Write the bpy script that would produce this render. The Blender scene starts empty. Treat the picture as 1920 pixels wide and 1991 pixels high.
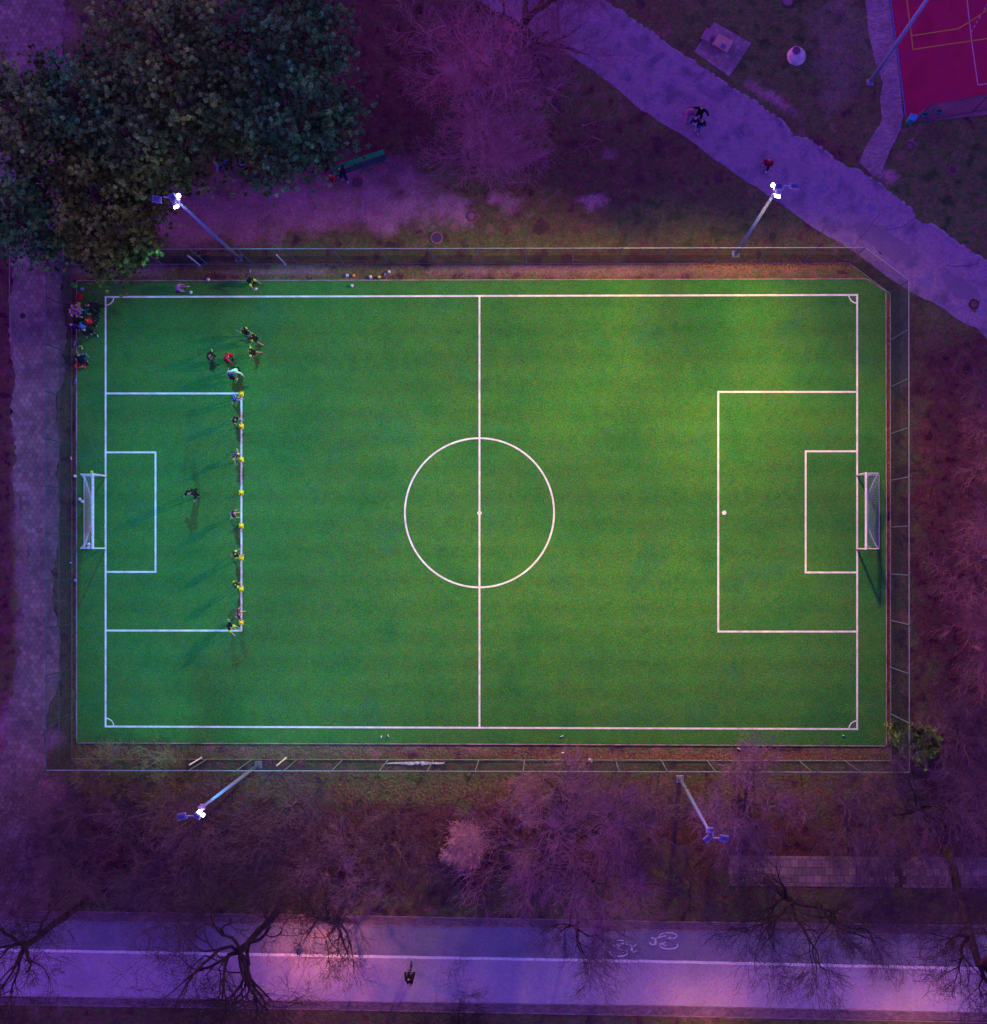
import bpy, bmesh, math, random
import numpy as np
from mathutils import Vector, Matrix, Quaternion
S = bpy.context.scene
COL = S.collection
R = math.radians
# ------------------------------------------------------------------ camera
F, CX, CY, TH, H = 2042.0, 1040.0, 1062.0, 0.0147, 71.4      # focal length in photo pixels, principal point, tilt, height
cd = bpy.data.cameras.new('camera'); cam = bpy.data.objects.new('camera', cd); COL.objects.link(cam)
cam.location = (0, 0, H); cam.rotation_euler = (0, TH, 0)
cd.sensor_fit = 'HORIZONTAL'; cd.sensor_width = 36; cd.lens = F/1920*36
cd.shift_x = -(CX-960)/1920; cd.shift_y = (CY-995.5)/1920
cd.clip_start = 1; cd.clip_end = 2000
S.camera = cam
# ------------------------------------------------------------------ sky, afterglow, exposure
S.view_settings.view_transform = 'Standard'; S.view_settings.look = 'None'
S.view_settings.gamma = 1; S.view_settings.exposure = 2.0
w = bpy.data.worlds.new('World'); S.world = w; w.use_nodes = True
nt = w.node_tree
sky = nt.nodes.new('ShaderNodeTexSky'); sky.sky_type = 'NISHITA'; sky.sun_disc = False
sky.sun_elevation = R(3); sky.sun_rotation = R(300); sky.ozone_density = 4
vm = nt.nodes.new('ShaderNodeVectorMath'); vm.operation = 'MULTIPLY'; vm.inputs[1].default_value = (2.25, .44, 1.55)
bg = nt.nodes['Background']; bg.inputs[1].default_value = 0.15
nt.links.new(sky.outputs[0], vm.inputs[0]); nt.links.new(vm.outputs[0], bg.inputs[0])
sd = bpy.data.lights.new('sun', 'SUN'); sd.energy = 0.06; sd.angle = R(20); sd.color = (1, .45, .9)
so = bpy.data.objects.new('sun', sd); COL.objects.link(so); so.rotation_euler = (R(52), 0, R(120))
def at(px, py, z=0.0):
    """ground (or height z) point seen at photo pixel px,py"""
    Rv = Vector((math.cos(TH), 0, -math.sin(TH))); U = Vector((0, 1, 0)); D = Vector((-math.sin(TH), 0, -math.cos(TH)))
    d = D + Rv*((px-CX)/F) - U*((py-CY)/F)
    return Vector((0, 0, H)) + d*((H-z)/(-d.z))
def spot(name, loc, target, watt, col, deg, blend=1.0, rad=.25):
    l = bpy.data.lights.new(name, 'SPOT'); l.energy = watt; l.color = col; l.spot_size = R(deg); l.spot_blend = blend; l.shadow_soft_size = rad
    o = bpy.data.objects.new(name, l); COL.objects.link(o); o.location = loc
    o.rotation_euler = (Vector(target)-Vector(loc)).to_track_quat('-Z', 'Y').to_euler(); return o
# floodlight output (the lit heads are modelled further down at the same places)
COOL = (.06, .93, 1.2); WARM = (1.5, .90, .10)
KC, KW = 1.25, 1.9
FL = dict(tl=(at(465, 502), 11.8), tr=(at(1431, 494), 12.7), bl=(at(503, 1487), 11.6), br=(at(1323, 1515), 12.9))
def flood(key, col, shots):
    """each lamp of the mast throws beams over the pitch (aim point, watts, beam angle)"""
    b, h = FL[key]
    for (px, py, W, deg) in shots:
        loc = Vector((b.x, b.y, h-.05)); t = at(px, py); d = (t-loc); d.z = 0; d.normalize()
        spot('floodlight_beam', loc + d*.75, t, W*(KW if key == 'tr' else KC), col, deg, 1, .7 if key == 'tr' else .3)
flood('tl', COOL, [(1100, 1200, 1204, 45), (600, 1200, 1569, 45), (1100, 1200, 843, 65), (600, 1200, 590, 30), (250, 1200, 822, 30), (1100, 640, 674, 45), (260, 1200, 781, 95), (310, 760, 500, 70), (250, 1000, 874, 30), (600, 1000, 715, 65), (600, 640, 534, 65), (1100, 800, 420, 95)])
flood('bl', COOL, [(250, 1000, 1013, 65), (250, 1370, 823, 45), (250, 1000, 322, 45), (600, 1370, 466, 95)])
flood('tr', WARM, [(800, 1370, 3687, 30), (1000, 1370, 2943, 30), (1200, 1370, 2514, 30), (1640, 1370, 2411, 30), (1350, 1370, 2143, 30), (600, 1370, 1865, 30), (1640, 1370, 1820, 95), (600, 1370, 1759, 65), (1000, 1370, 2130, 92), (600, 1200, 1707, 30),
    (600, 640, 1351, 30), (1000, 640, 1281, 65), (600, 1000, 1208, 30), (1500, 1370, 1077, 30), (800, 640, 988, 45), (600, 800, 854, 30), (1620, 690, 330, 80), (1345, 650, 760, 80), (1540, 650, 260, 80)])
# ------------------------------------------------------------------ materials
def mat(name, cols, scale=1.0, detail=4, rough=.9, grain=(12, .3), bump=0, emit=None, metal=0, attr=None, spec=.3, pos=None):
    """procedural surface: colours mixed by world-space noise, plus fine colour grain (fibres, grit)"""
    m = bpy.data.materials.new(name); m.use_nodes = True; t = m.node_tree; N = t.nodes; L = t.links
    p = N['Principled BSDF']; p.inputs['Roughness'].default_value = rough; p.inputs['Metallic'].default_value = metal
    p.inputs['Specular IOR Level'].default_value = spec
    g = N.new('ShaderNodeNewGeometry')
    n = N.new('ShaderNodeTexNoise'); n.inputs['Scale'].default_value = scale; n.inputs['Detail'].default_value = detail
    L.new(g.outputs['Position'], n.inputs['Vector'])
    r = N.new('ShaderNodeValToRGB'); e = r.color_ramp.elements
    ps = pos or [.34+.32*i/max(1, len(cols)-1) for i in range(len(cols))]
    while len(e) < len(cols): e.new(.5)
    for i, c in enumerate(cols):
        e[i].position = ps[i]; e[i].color = (*c, 1)
    L.new(n.outputs['Fac'], r.inputs['Fac']); out = r.outputs['Color']
    if grain:
        n2 = N.new('ShaderNodeTexNoise'); n2.inputs['Scale'].default_value = grain[0]; n2.inputs['Detail'].default_value = 2
        L.new(g.outputs['Position'], n2.inputs['Vector'])
        mr = N.new('ShaderNodeVectorMath'); mr.operation = 'MULTIPLY_ADD'
        a = grain[1]*4; mr.inputs[1].default_value = (a, a, a); mr.inputs[2].default_value = (1-a/2,)*3
        L.new(n2.outputs['Color'], mr.inputs[0])
        mx = N.new('ShaderNodeVectorMath'); mx.operation = 'MULTIPLY'
        mm = N.new('ShaderNodeVectorMath'); mm.operation = 'MAXIMUM'; mm.inputs[1].default_value = (.05,)*3
        L.new(mr.outputs[0], mm.inputs[0]); L.new(out, mx.inputs[0]); L.new(mm.outputs[0], mx.inputs[1]); out = mx.outputs[0]
    if attr:
        at_ = N.new('ShaderNodeAttribute'); at_.attribute_name = attr
        mx = N.new('ShaderNodeVectorMath'); mx.operation = 'MULTIPLY'
        L.new(out, mx.inputs[0]); L.new(at_.outputs['Color'], mx.inputs[1]); out = mx.outputs[0]
    L.new(out, p.inputs['Base Color'])
    if bump:
        b = N.new('ShaderNodeBump'); b.inputs['Strength'].default_value = bump; b.inputs['Distance'].default_value = .05
        nb = N.new('ShaderNodeTexNoise'); nb.inputs['Scale'].default_value = grain[0] if grain else 8; nb.inputs['Detail'].default_value = 3
        L.new(g.outputs['Position'], nb.inputs['Vector']); L.new(nb.outputs['Fac'], b.inputs['Height']); L.new(b.outputs['Normal'], p.inputs['Normal'])
    if emit:
        p.inputs['Emission Color'].default_value = (*emit[:3], 1); p.inputs['Emission Strength'].default_value = emit[3]
    return m
_pm = {}
def paint(c, rough=.6, amt=.10, metal=0, sc=6):
    k = (tuple(round(x, 3) for x in c), rough, metal)
    if k not in _pm:
        c2 = tuple(x*.75 for x in c)
        _pm[k] = mat('surface', [c2, c], sc, 3, rough, (25, amt), 0, None, metal)
    return _pm[k]
# ------------------------------------------------------------------ mesh helpers
class MB:
    def __init__(s): s.v = []; s.f = []; s.mi = []
    def add(s, vs, fs, mi=0):
        o = len(s.v); s.v += [tuple(v) for v in vs]; s.f += [tuple(i+o for i in f) for f in fs]; s.mi += [mi]*len(fs); return s
    def box(s, c, sz, M=None, mi=0, bev=0):
        x, y, z = sz[0]/2, sz[1]/2, sz[2]/2
        if bev:
            b = bev; vs = []
            for zz, ins in ((-z, b), (-z+b, 0), (z-b, 0), (z, b)):
                X, Y = x-ins, y-ins
                vs += [(-X+b, -Y, zz), (X-b, -Y, zz), (X, -Y+b, zz), (X, Y-b, zz), (X-b, Y, zz), (-X+b, Y, zz), (-X, Y-b, zz), (-X, -Y+b, zz)]
            fs = [tuple(range(7, -1, -1)), tuple(range(24, 32))]
            for k in range(3):
                for i in range(8): j = (i+1) % 8; fs.append((k*8+i, k*8+j, k*8+8+j, k*8+8+i))
        else:
            vs = [(-x, -y, -z), (x, -y, -z), (x, y, -z), (-x, y, -z), (-x, -y, z), (x, -y, z), (x, y, z), (-x, y, z)]
            fs = [(3, 2, 1, 0), (4, 5, 6, 7), (0, 1, 5, 4), (1, 2, 6, 5), (2, 3, 7, 6), (3, 0, 4, 7)]
        c = Vector(c); vs = [Vector(v) for v in vs]
        if M is not None: vs = [M @ v for v in vs]
        return s.add([v+c for v in vs], fs, mi)
    def tube(s, pts, rs, n=6, mi=0, cap=True):
        pts = [Vector(p) for p in pts]
        if not hasattr(rs, '__len__'): rs = [rs]*len(pts)
        vs = []; fs = []
        for i, p in enumerate(pts):
            d = (pts[min(i+1, len(pts)-1)]-pts[max(i-1, 0)])
            if d.length < 1e-9: d = Vector((0, 0, 1))
            d.normalize(); a = d.cross(Vector((0, 0, 1)) if abs(d.z) < .9 else Vector((1, 0, 0))).normalized(); b = d.cross(a)
            for k in range(n):
                t = 2*math.pi*k/n; vs.append(p+(a*math.cos(t)+b*math.sin(t))*rs[i])
        for i in range(len(pts)-1):
            for k in range(n):
                j = (k+1) % n; fs.append((i*n+k, i*n+n+k, i*n+n+j, i*n+j))
        if cap: fs.append(tuple(range(n))); fs.append(tuple((len(pts)-1)*n+k for k in range(n-1, -1, -1)))
        return s.add(vs, fs, mi)
    def lathe(s, prof, c=(0, 0, 0), n=16, mi=0, M=None, cap=True):
        vs = []; fs = []; c = Vector(c)
        for (r, z) in prof:
            for k in range(n):
                t = 2*math.pi*k/n; v = Vector((r*math.cos(t), r*math.sin(t), z))
                if M is not None: v = M @ v
                vs.append(v+c)
        for i in range(len(prof)-1):
            for k in range(n): j = (k+1) % n; fs.append((i*n+k, i*n+j, i*n+n+j, i*n+n+k))
        if cap: fs.append(tuple(range(n-1, -1, -1))); fs.append(tuple((len(prof)-1)*n+k for k in range(n)))
        return s.add(vs, fs, mi)
    def prism(s, poly, z0, z1, mi=0):
        n = len(poly); A = sum(poly[i][0]*poly[(i+1) % n][1]-poly[(i+1) % n][0]*poly[i][1] for i in range(n))
        if A < 0: poly = poly[::-1]
        vs = [(p[0], p[1], z0) for p in poly]+[(p[0], p[1], z1) for p in poly]
        fs = [tuple(range(n-1, -1, -1)), tuple(range(n, 2*n))]+[(i, (i+1) % n, n+(i+1) % n, n+i) for i in range(n)]
        return s.add(vs, fs, mi)
    def build(s, name, mats, parent=None, smooth=False, loc=None):
        me = bpy.data.meshes.new(name); me.from_pydata(s.v, [], s.f)
        if not isinstance(mats, (list, tuple)): mats = [mats]
        for m in mats: me.materials.append(m)
        if len(mats) > 1: me.polygons.foreach_set('material_index', s.mi)
        if smooth: me.polygons.foreach_set('use_smooth', [True]*len(me.polygons))
        me.update()
        o = bpy.data.objects.new(name, me); COL.objects.link(o)
        if parent: o.parent = parent
        if loc is not None: o.location = loc
        return o
def tag(o, label=None, cat=None, group=None, kind=None):
    if label: o['label'] = label
    if cat: o['category'] = cat
    if group: o['group'] = group
    if kind: o['kind'] = kind
    return o
def empty(name, loc, rz=0, **k):
    o = bpy.data.objects.new(name, None); COL.objects.link(o); o.location = loc; o.rotation_euler = (0, 0, rz); o.empty_display_size = .2
    return tag(o, **k)
def copy_tree(o, parent=None, loc=None, rz=None, **k):
    c = o.copy(); COL.objects.link(c); c.parent = parent
    if loc is not None: c.location = loc
    if rz is not None: c.rotation_euler = (0, 0, rz)
    for ch in list(o.children): copy_tree(ch, c)
    return tag(c, **k)
def rng(i): return random.Random(i)
def jag(pts, seed, step=.25, amp=.06, closed=True):
    """subdivide a polygon and wobble its edge"""
    r = rng(seed); out = []; n = len(pts)
    for i in range(n if closed else n-1):
        a = Vector(pts[i][:2]); b = Vector(pts[(i+1) % n][:2]); k = max(1, int((b-a).length/step))
        nn = Vector((-(b-a).y, (b-a).x)).normalized() if (b-a).length > 0 else Vector((0, 0)); ph = r.random()*9
        for j in range(k):
            t = j/k; o = (r.random()-.5)*amp + math.sin(j*.37+ph)*amp*.6
            out.append(tuple(a.lerp(b, t)+nn*(o if j else 0)))
    if not closed: out.append(tuple(pts[-1][:2]))
    return out
def flat(name, poly, z, m, label=None, cat=None, kind='structure', th=.0):
    """a ground sheet triangulated from an outline"""
    bm = bmesh.new(); vs = [bm.verts.new((p[0], p[1], z)) for p in poly]
    f = bm.faces.new(vs)
    if f.normal.z < 0 or sum(poly[i][0]*poly[(i+1) % len(poly)][1]-poly[(i+1) % len(poly)][0]*poly[i][1] for i in range(len(poly))) < 0: f.normal_flip()
    if th:
        r = bmesh.ops.extrude_face_region(bm, geom=[f]); bmesh.ops.translate(bm, verts=[v for v in r['geom'] if isinstance(v, bmesh.types.BMVert)], vec=(0, 0, th))
    bmesh.ops.triangulate(bm, faces=bm.faces[:]); bmesh.ops.recalc_face_normals(bm, faces=bm.faces[:])
    if not th:
        bm.normal_update()
        for ff in bm.faces:
            if ff.normal.z < 0: ff.normal_flip()
    me = bpy.data.meshes.new(name); bm.to_mesh(me); bm.free(); me.materials.append(m)
    o = bpy.data.objects.new(name, me); COL.objects.link(o); o['kind'] = kind
    return o
def strip(mb, pts, wd, z, mi=0):
    """flat painted line along pts"""
    pts = [Vector(p[:2]) for p in pts]
    for i in range(len(pts)-1):
        a, b = pts[i], pts[i+1]; d = (b-a)
        if d.length < 1e-6: continue
        d.normalize(); n = Vector((-d.y, d.x))*wd/2
        mb.add([(*(a-n), z), (*(b-n), z), (*(b+n), z), (*(a+n), z)], [(0, 1, 2, 3)], mi)
def ribbon(mb, pts, wd, z, mi=0):
    """mitred continuous painted line"""
    pts = [Vector(p[:2]) for p in pts]; n = len(pts); vs = []
    for i, p in enumerate(pts):
        d = (pts[min(i+1, n-1)]-pts[max(i-1, 0)]).normalized(); q = Vector((-d.y, d.x))*wd/2
        vs += [(*(p-q), z), (*(p+q), z)]
    mb.add(vs, [(2*i, 2*i+2, 2*i+3, 2*i+1) for i in range(n-1)], mi)
P = lambda px, py, z=0: tuple(at(px, py, z)[:2])
# ------------------------------------------------------------------ ground
def build_ground():
    inn = np.arange(-44, 40, .3)
    xs = np.concatenate([[-900, -400, -200, -110, -70, -52], inn, [44, 60, 100, 200, 400, 900]])
    ys = xs.copy()
    X, Y = np.meshgrid(xs, ys); nx = len(xs)
    V = np.stack([X.ravel(), Y.ravel(), np.zeros(X.size)], 1)
    i = np.arange((nx-1)*(nx-1)); a = (i//(nx-1))*nx + i % (nx-1)
    Fc = np.stack([a, a+1, a+nx+1, a+nx], 1)
    me = bpy.data.meshes.new('ground'); me.from_pydata(V.tolist(), [], Fc.tolist())
    px = 1070+X.ravel()*28.6*1.0; py = 1062-Y.ravel()*28.6
    rs = np.random.RandomState(3)
    # cheap smooth noise for ragged edges of the patches
    nz = sum(np.sin(X.ravel()*fx+ph)*np.cos(Y.ravel()*fy+ph2)*am for fx, fy, ph, ph2, am in
             [(rs.uniform(.3, 2.6), rs.uniform(.3, 2.6), rs.uniform(0, 6), rs.uniform(0, 6), rs.uniform(.3, 1)) for _ in range(14)])*.1
    nz = nz + rs.uniform(-.12, .12, nz.shape)
    def blob(x, y, rx, ry, p=1.0, soft=.45, ang=0):
        c, s_ = math.cos(R(ang)), math.sin(R(ang)); u = ((px-x)*c+(py-y)*s_)/rx; v = (-(px-x)*s_+(py-y)*c)/ry
        return np.clip((1-np.sqrt(u*u+v*v)+nz)/soft, 0, 1)*p
    mx = lambda *a: np.maximum.reduce(a)
    dirt = mx(blob(420, 410, 250, 80, .85), blob(640, 405, 330, 55, .95, ang=-1), blob(880, 392, 70, 18, .95), blob(700, 350, 190, 60, .55), blob(970, 388, 30, 10, .9),
              blob(1155, 390, 40, 12, 1), blob(1150, 402, 12, 14, 1), blob(45, 1000, 30, 500, .5), blob(40, 1560, 75, 260, .65), blob(1180, 300, 22, 10, .6),
              blob(1520, 205, 45, 12, .9, ang=38), blob(1470, 175, 30, 10, .6, ang=38), blob(1630, 100, 60, 130, .25), blob(906, 1646, 32, 36, 1.3, .3), blob(1725, 345, 22, 12, .8),
              blob(1770, 284, 9, 9, .9), blob(245, 520, 130, 16, .6), blob(560, 525, 130, 8, .5),
              blob(900, 1460, 800, 9, .12), blob(1180, 525, 480, 14, .4), blob(60, 40, 100, 60, .6))
    red = mx(blob(700, 130, 330, 260, .8), blob(1230, 420, 250, 220, .45), blob(1850, 1000, 100, 560, 1), blob(0, 900, 26, 700, 1), blob(950, 1640, 1400, 110, .95), blob(1880, 1500, 130, 300, .9),
             blob(1800, 700, 90, 150, .5), blob(1730, 1000, 14, 450, 1.1), blob(137, 1000, 8, 480, .9), blob(300, 2010, 1300, 40, .5), blob(1150, 330, 330, 90, .5), blob(1620, 350, 300, 60, .55, ang=37))
    green = mx(blob(1550, 60, 260, 200, .8), blob(1850, 380, 200, 130, 1.1), blob(1340, 430, 250, 60, .7), blob(820, 1530, 170, 40, .9), blob(1300, 1680, 60, 60, .4), blob(1150, 470, 500, 18, .6),
               blob(1830, 600, 80, 90, .6), blob(700, 2000, 900, 26, .3), blob(1600, 2000, 300, 25, .9), blob(1330, 525, 350, 13, .6))
    lit = mx(blob(1400, 1471, 420, 5, 1.1, .8), blob(950, 1467, 200, 4, .8, .8), blob(1729, 850, 5, 400, .9, .8), blob(1500, 515, 230, 14, .9), blob(147, 1000, 3, 500, .6), blob(560, 512, 200, 5, .9), blob(1000, 1540, 900, 25, .35))
    for nme, arr in (('dirt', dirt), ('red', red), ('green', green), ('litter', lit)):
        at_ = me.attributes.new(nme, 'FLOAT', 'POINT'); at_.data.foreach_set('value', np.clip(arr, 0, 1.2).astype(np.float32))
    m = bpy.data.materials.new('ground'); m.use_nodes = True; t = m.node_tree; N = t.nodes; L = t.links; p = N['Principled BSDF']
    p.inputs['Roughness'].default_value = 1; p.inputs['Specular IOR Level'].default_value = .1
    g = N.new('ShaderNodeNewGeometry')
    def noise(sc, d=4, out='Fac'):
        n = N.new('ShaderNodeTexNoise'); n.inputs['Scale'].default_value = sc; n.inputs['Detail'].default_value = d; L.new(g.outputs['Position'], n.inputs['Vector']); return n.outputs[out]
    def ramp(fac, cols):
        r = N.new('ShaderNodeValToRGB'); e = r.color_ramp.elements
        while len(e) < len(cols): e.new(.5)
        for i, c in enumerate(cols): e[i].position = .36+.28*i/(len(cols)-1); e[i].color = (*c, 1)
        L.new(fac, r.inputs['Fac']); return r.outputs['Color']
    def mix(a, b, fac):
        x = N.new('ShaderNodeMix'); x.data_type = 'RGBA'; L.new(fac, x.inputs[0]); L.new(a, x.inputs[6]); L.new(b, x.inputs[7]); return x.outputs[2]
    def mask(name, sc):
        a = N.new('ShaderNodeAttribute'); a.attribute_name = name
        q = N.new('ShaderNodeMath'); q.operation = 'MULTIPLY_ADD'; L.new(noise(sc, 6), q.inputs[0]); q.inputs[1].default_value = 2.2; q.inputs[2].default_value = -1.1
        s_ = N.new('ShaderNodeMath'); s_.operation = 'ADD'; L.new(a.outputs['Fac'], s_.inputs[0])
        k = N.new('ShaderNodeMath'); k.operation = 'MULTIPLY'; L.new(q.outputs[0], k.inputs[0])
        # noise only matters where the patch is present
        aa = N.new('ShaderNodeMath'); aa.operation = 'MINIMUM'; aa.inputs[1].default_value = .5; L.new(a.outputs['Fac'], aa.inputs[0]); L.new(aa.outputs[0], k.inputs[1])
        L.new(k.outputs[0], s_.inputs[1]); s_.use_clamp = True; return s_.outputs[0]
    base = ramp(noise(.9, 8), [(.06, .035, .042), (.14, .085, .055), (.08, .11, .04), (.19, .10, .085)])
    c = mix(base, ramp(noise(1.3, 8), [(.045, .010, .025), (.12, .028, .055), (.09, .042, .035), (.16, .04, .075)]), mask('red', 1.1))
    c = mix(c, ramp(noise(1.1, 8), [(.045, .065, .03), (.075, .13, .038), (.14, .11, .065), (.07, .15, .04)]), mask('green', .8))
    c = mix(c, ramp(noise(.8, 8), [(.31, .14, .23), (.35, .165, .255), (.39, .18, .28)]), mask('dirt', .7))
    c = mix(c, ramp(noise(7, 4), [(.10, .04, .04), (.24, .11, .06), (.34, .19, .09)]), mask('litter', 5))
    for sc, am in ((3, .9), (8, 2.2)):
        v = N.new('ShaderNodeVectorMath'); v.operation = 'MULTIPLY_ADD'; L.new(noise(sc, 3, 'Color'), v.inputs[0]); v.inputs[1].default_value = (am,)*3; v.inputs[2].default_value = (1-am/2,)*3
        mm = N.new('ShaderNodeVectorMath'); mm.operation = 'MAXIMUM'; mm.inputs[1].default_value = (.1,)*3; L.new(v.outputs[0], mm.inputs[0])
        u = N.new('ShaderNodeVectorMath'); u.operation = 'MULTIPLY'; L.new(c, u.inputs[0]); L.new(mm.outputs[0], u.inputs[1]); c = u.outputs[0]
    L.new(c, p.inputs['Base Color'])
    b = N.new('ShaderNodeBump'); b.inputs['Strength'].default_value = .7; b.inputs['Distance'].default_value = .12; L.new(noise(5, 6), b.inputs['Height']); L.new(b.outputs['Normal'], p.inputs['Normal'])
    me.materials.append(m)
    o = bpy.data.objects.new('ground', me); COL.objects.link(o); o['kind'] = 'structure'
build_ground()
# ------------------------------------------------------------------ paths and road
asph = mat('asphalt', [(.145, .10, .19), (.225, .145, .255), (.29, .17, .28), (.19, .15, .28)], .8, 10, .95, (7, .4), .3)
asph_l = mat('walkway_asphalt', [(.33, .26, .36), (.40, .31, .43), (.46, .34, .44)], .35, 7, .9, (8, .3), .2)
asph_d = mat('cycle_lane_asphalt', [(.18, .17, .24), (.22, .20, .28), (.26, .21, .30)], .5, 7, .9, (8, .3), .2)
stone = mat('kerb_stone', [(.16, .10, .13), (.27, .17, .2), (.33, .2, .24)], 1.5, 5, .9, (9, .25), .3)
low = [(905, -40), (928, 0), (965, 22), (1040, 62), (1151, 135), (1195, 169), (1253, 217), (1280, 234), (1344, 274), (1398, 315), (1463, 359), (1514, 393), (1585, 444), (1639, 474), (1686, 508), (1757, 559), (1771, 567), (1793, 579), (1825, 594), (1868, 623), (1900, 637), (1925, 662), (2100, 800)]
up = [(2100, 640), (1920, 508), (1906, 498), (1870, 476), (1839, 454), (1815, 437), (1790, 433), (1781, 427), (1771, 403), (1734, 376), (1697, 347), (1663, 328), (1636, 318), (1571, 269), (1556, 268), (1541, 261), (1524, 237), (1470, 196), (1415, 166), (1348, 117), (1300, 88), (1277, 69), (1216, 27), (1173, 0), (1100, -60)]
pth = jag([P(*p) for p in low], 1, .22, .06, False) + jag([P(*p) for p in up], 2, .22, .07, False)
flat('path', pth, .012, asph)
cr = MB(); r_ = rng(5)
for line in ([(1840, 516), (1868, 518), (1900, 513), (1905, 500), (1908, 490)], [(1640, 500), (1668, 470), (1700, 430), (1712, 415)], [(1696, 436), (1728, 446), (1755, 441), (1775, 428)], [(1598, 452), (1603, 443), (1611, 438)]):
    ribbon(cr, jag([P(*p) for p in line], r_.randint(0, 99), .1, .05, False), .035, .017)
o = cr.build('path_crack', paint((.07, .04, .075), .95)); o['kind'] = 'structure'
sl = MB()
for line in ([(1788, 565), (1806, 535), (1822, 500), (1838, 470)], [(1815, 560), (1808, 545), (1815, 533), (1840, 528)], [(1200, 150), (1260, 180), (1300, 215)], [(1880, 588), (1893, 577), (1906, 578), (1915, 588)], [(1425, 240), (1462, 290)], [(1450, 300), (1520, 330)]):
    ribbon(sl, jag([P(*p) for p in line], r_.randint(0, 99), .12, .04, False), .05, .018)
o = sl.build('path_seam', paint((.30, .2, .3), .95)); o['kind'] = 'structure'
# patches of repaired, darker or paler asphalt
for i, (x, y, a, b) in enumerate([(1245, 90, 26, 12), (1650, 428, 14, 8), (1720, 470, 60, 26), (1560, 330, 40, 14), (1380, 180, 30, 12), (1090, 60, 36, 18), (1870, 560, 40, 22)]):
    poly = jag([P(x+a*math.cos(t*.7854), y+b*math.sin(t*.7854)+a*.5*math.cos(t*.7854)) for t in range(8)], 40+i, .15, .12)
    flat('path_patch', poly, .0165, mat('patched_asphalt', [[(.18, .115, .215), (.2, .13, .235)], [(.26, .165, .275), (.235, .15, .255)]][i % 2], 1.5, 6, .95, (13, .25), .3))
# pale worn kerb along the upper edge of the asphalt path, in broken lengths
kb = MB(); pts = jag([P(x, y) for x, y in up], 2, .22, .07, False)
for i in range(2, len(pts)-3):
    if r_.random() < .62: ribbon(kb, pts[i:i+2], r_.uniform(.08, .2), .0225+.0008*(i % 2))
o = kb.build('path_edging', mat('edging', [(.22, .15, .25), (.36, .25, .36)], 2, 4, .9, (10, .3))); o['kind'] = 'structure'
# paved side path of small setts
br = [(1671, 315), (1686, 281), (1715, 234), (1712, 190), (1717, 162), (1700, 112), (1690, 68), (1683, 0), (1680, -80), (1722, -80), (1729, 0), (1744, 102), (1757, 222), (1752, 252), (1730, 295), (1714, 337), (1700, 344)]
def clip_poly(sub, q):
    """part of outline `sub` that lies inside the convex stone q"""
    A = sum(q[i][0]*q[(i+1) % len(q)][1]-q[(i+1) % len(q)][0]*q[i][1] for i in range(len(q)))
    if A < 0: q = q[::-1]
    out = sub
    for i in range(len(q)):
        (ax, ay), (bx, by) = q[i], q[(i+1) % len(q)]; inp = out; out = []
        if not inp: break
        side = lambda p: (bx-ax)*(p[1]-ay)-(by-ay)*(p[0]-ax)
        s0 = inp[-1]; d0 = side(s0)
        for e in inp:
            d1 = side(e)
            if d1 >= 0:
                if d0 < 0: t = d0/(d0-d1); out.append((s0[0]+(e[0]-s0[0])*t, s0[1]+(e[1]-s0[1])*t))
                out.append(e)
            elif d0 >= 0: t = d0/(d0-d1); out.append((s0[0]+(e[0]-s0[0])*t, s0[1]+(e[1]-s0[1])*t))
            s0, d0 = e, d1
    return out
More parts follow.
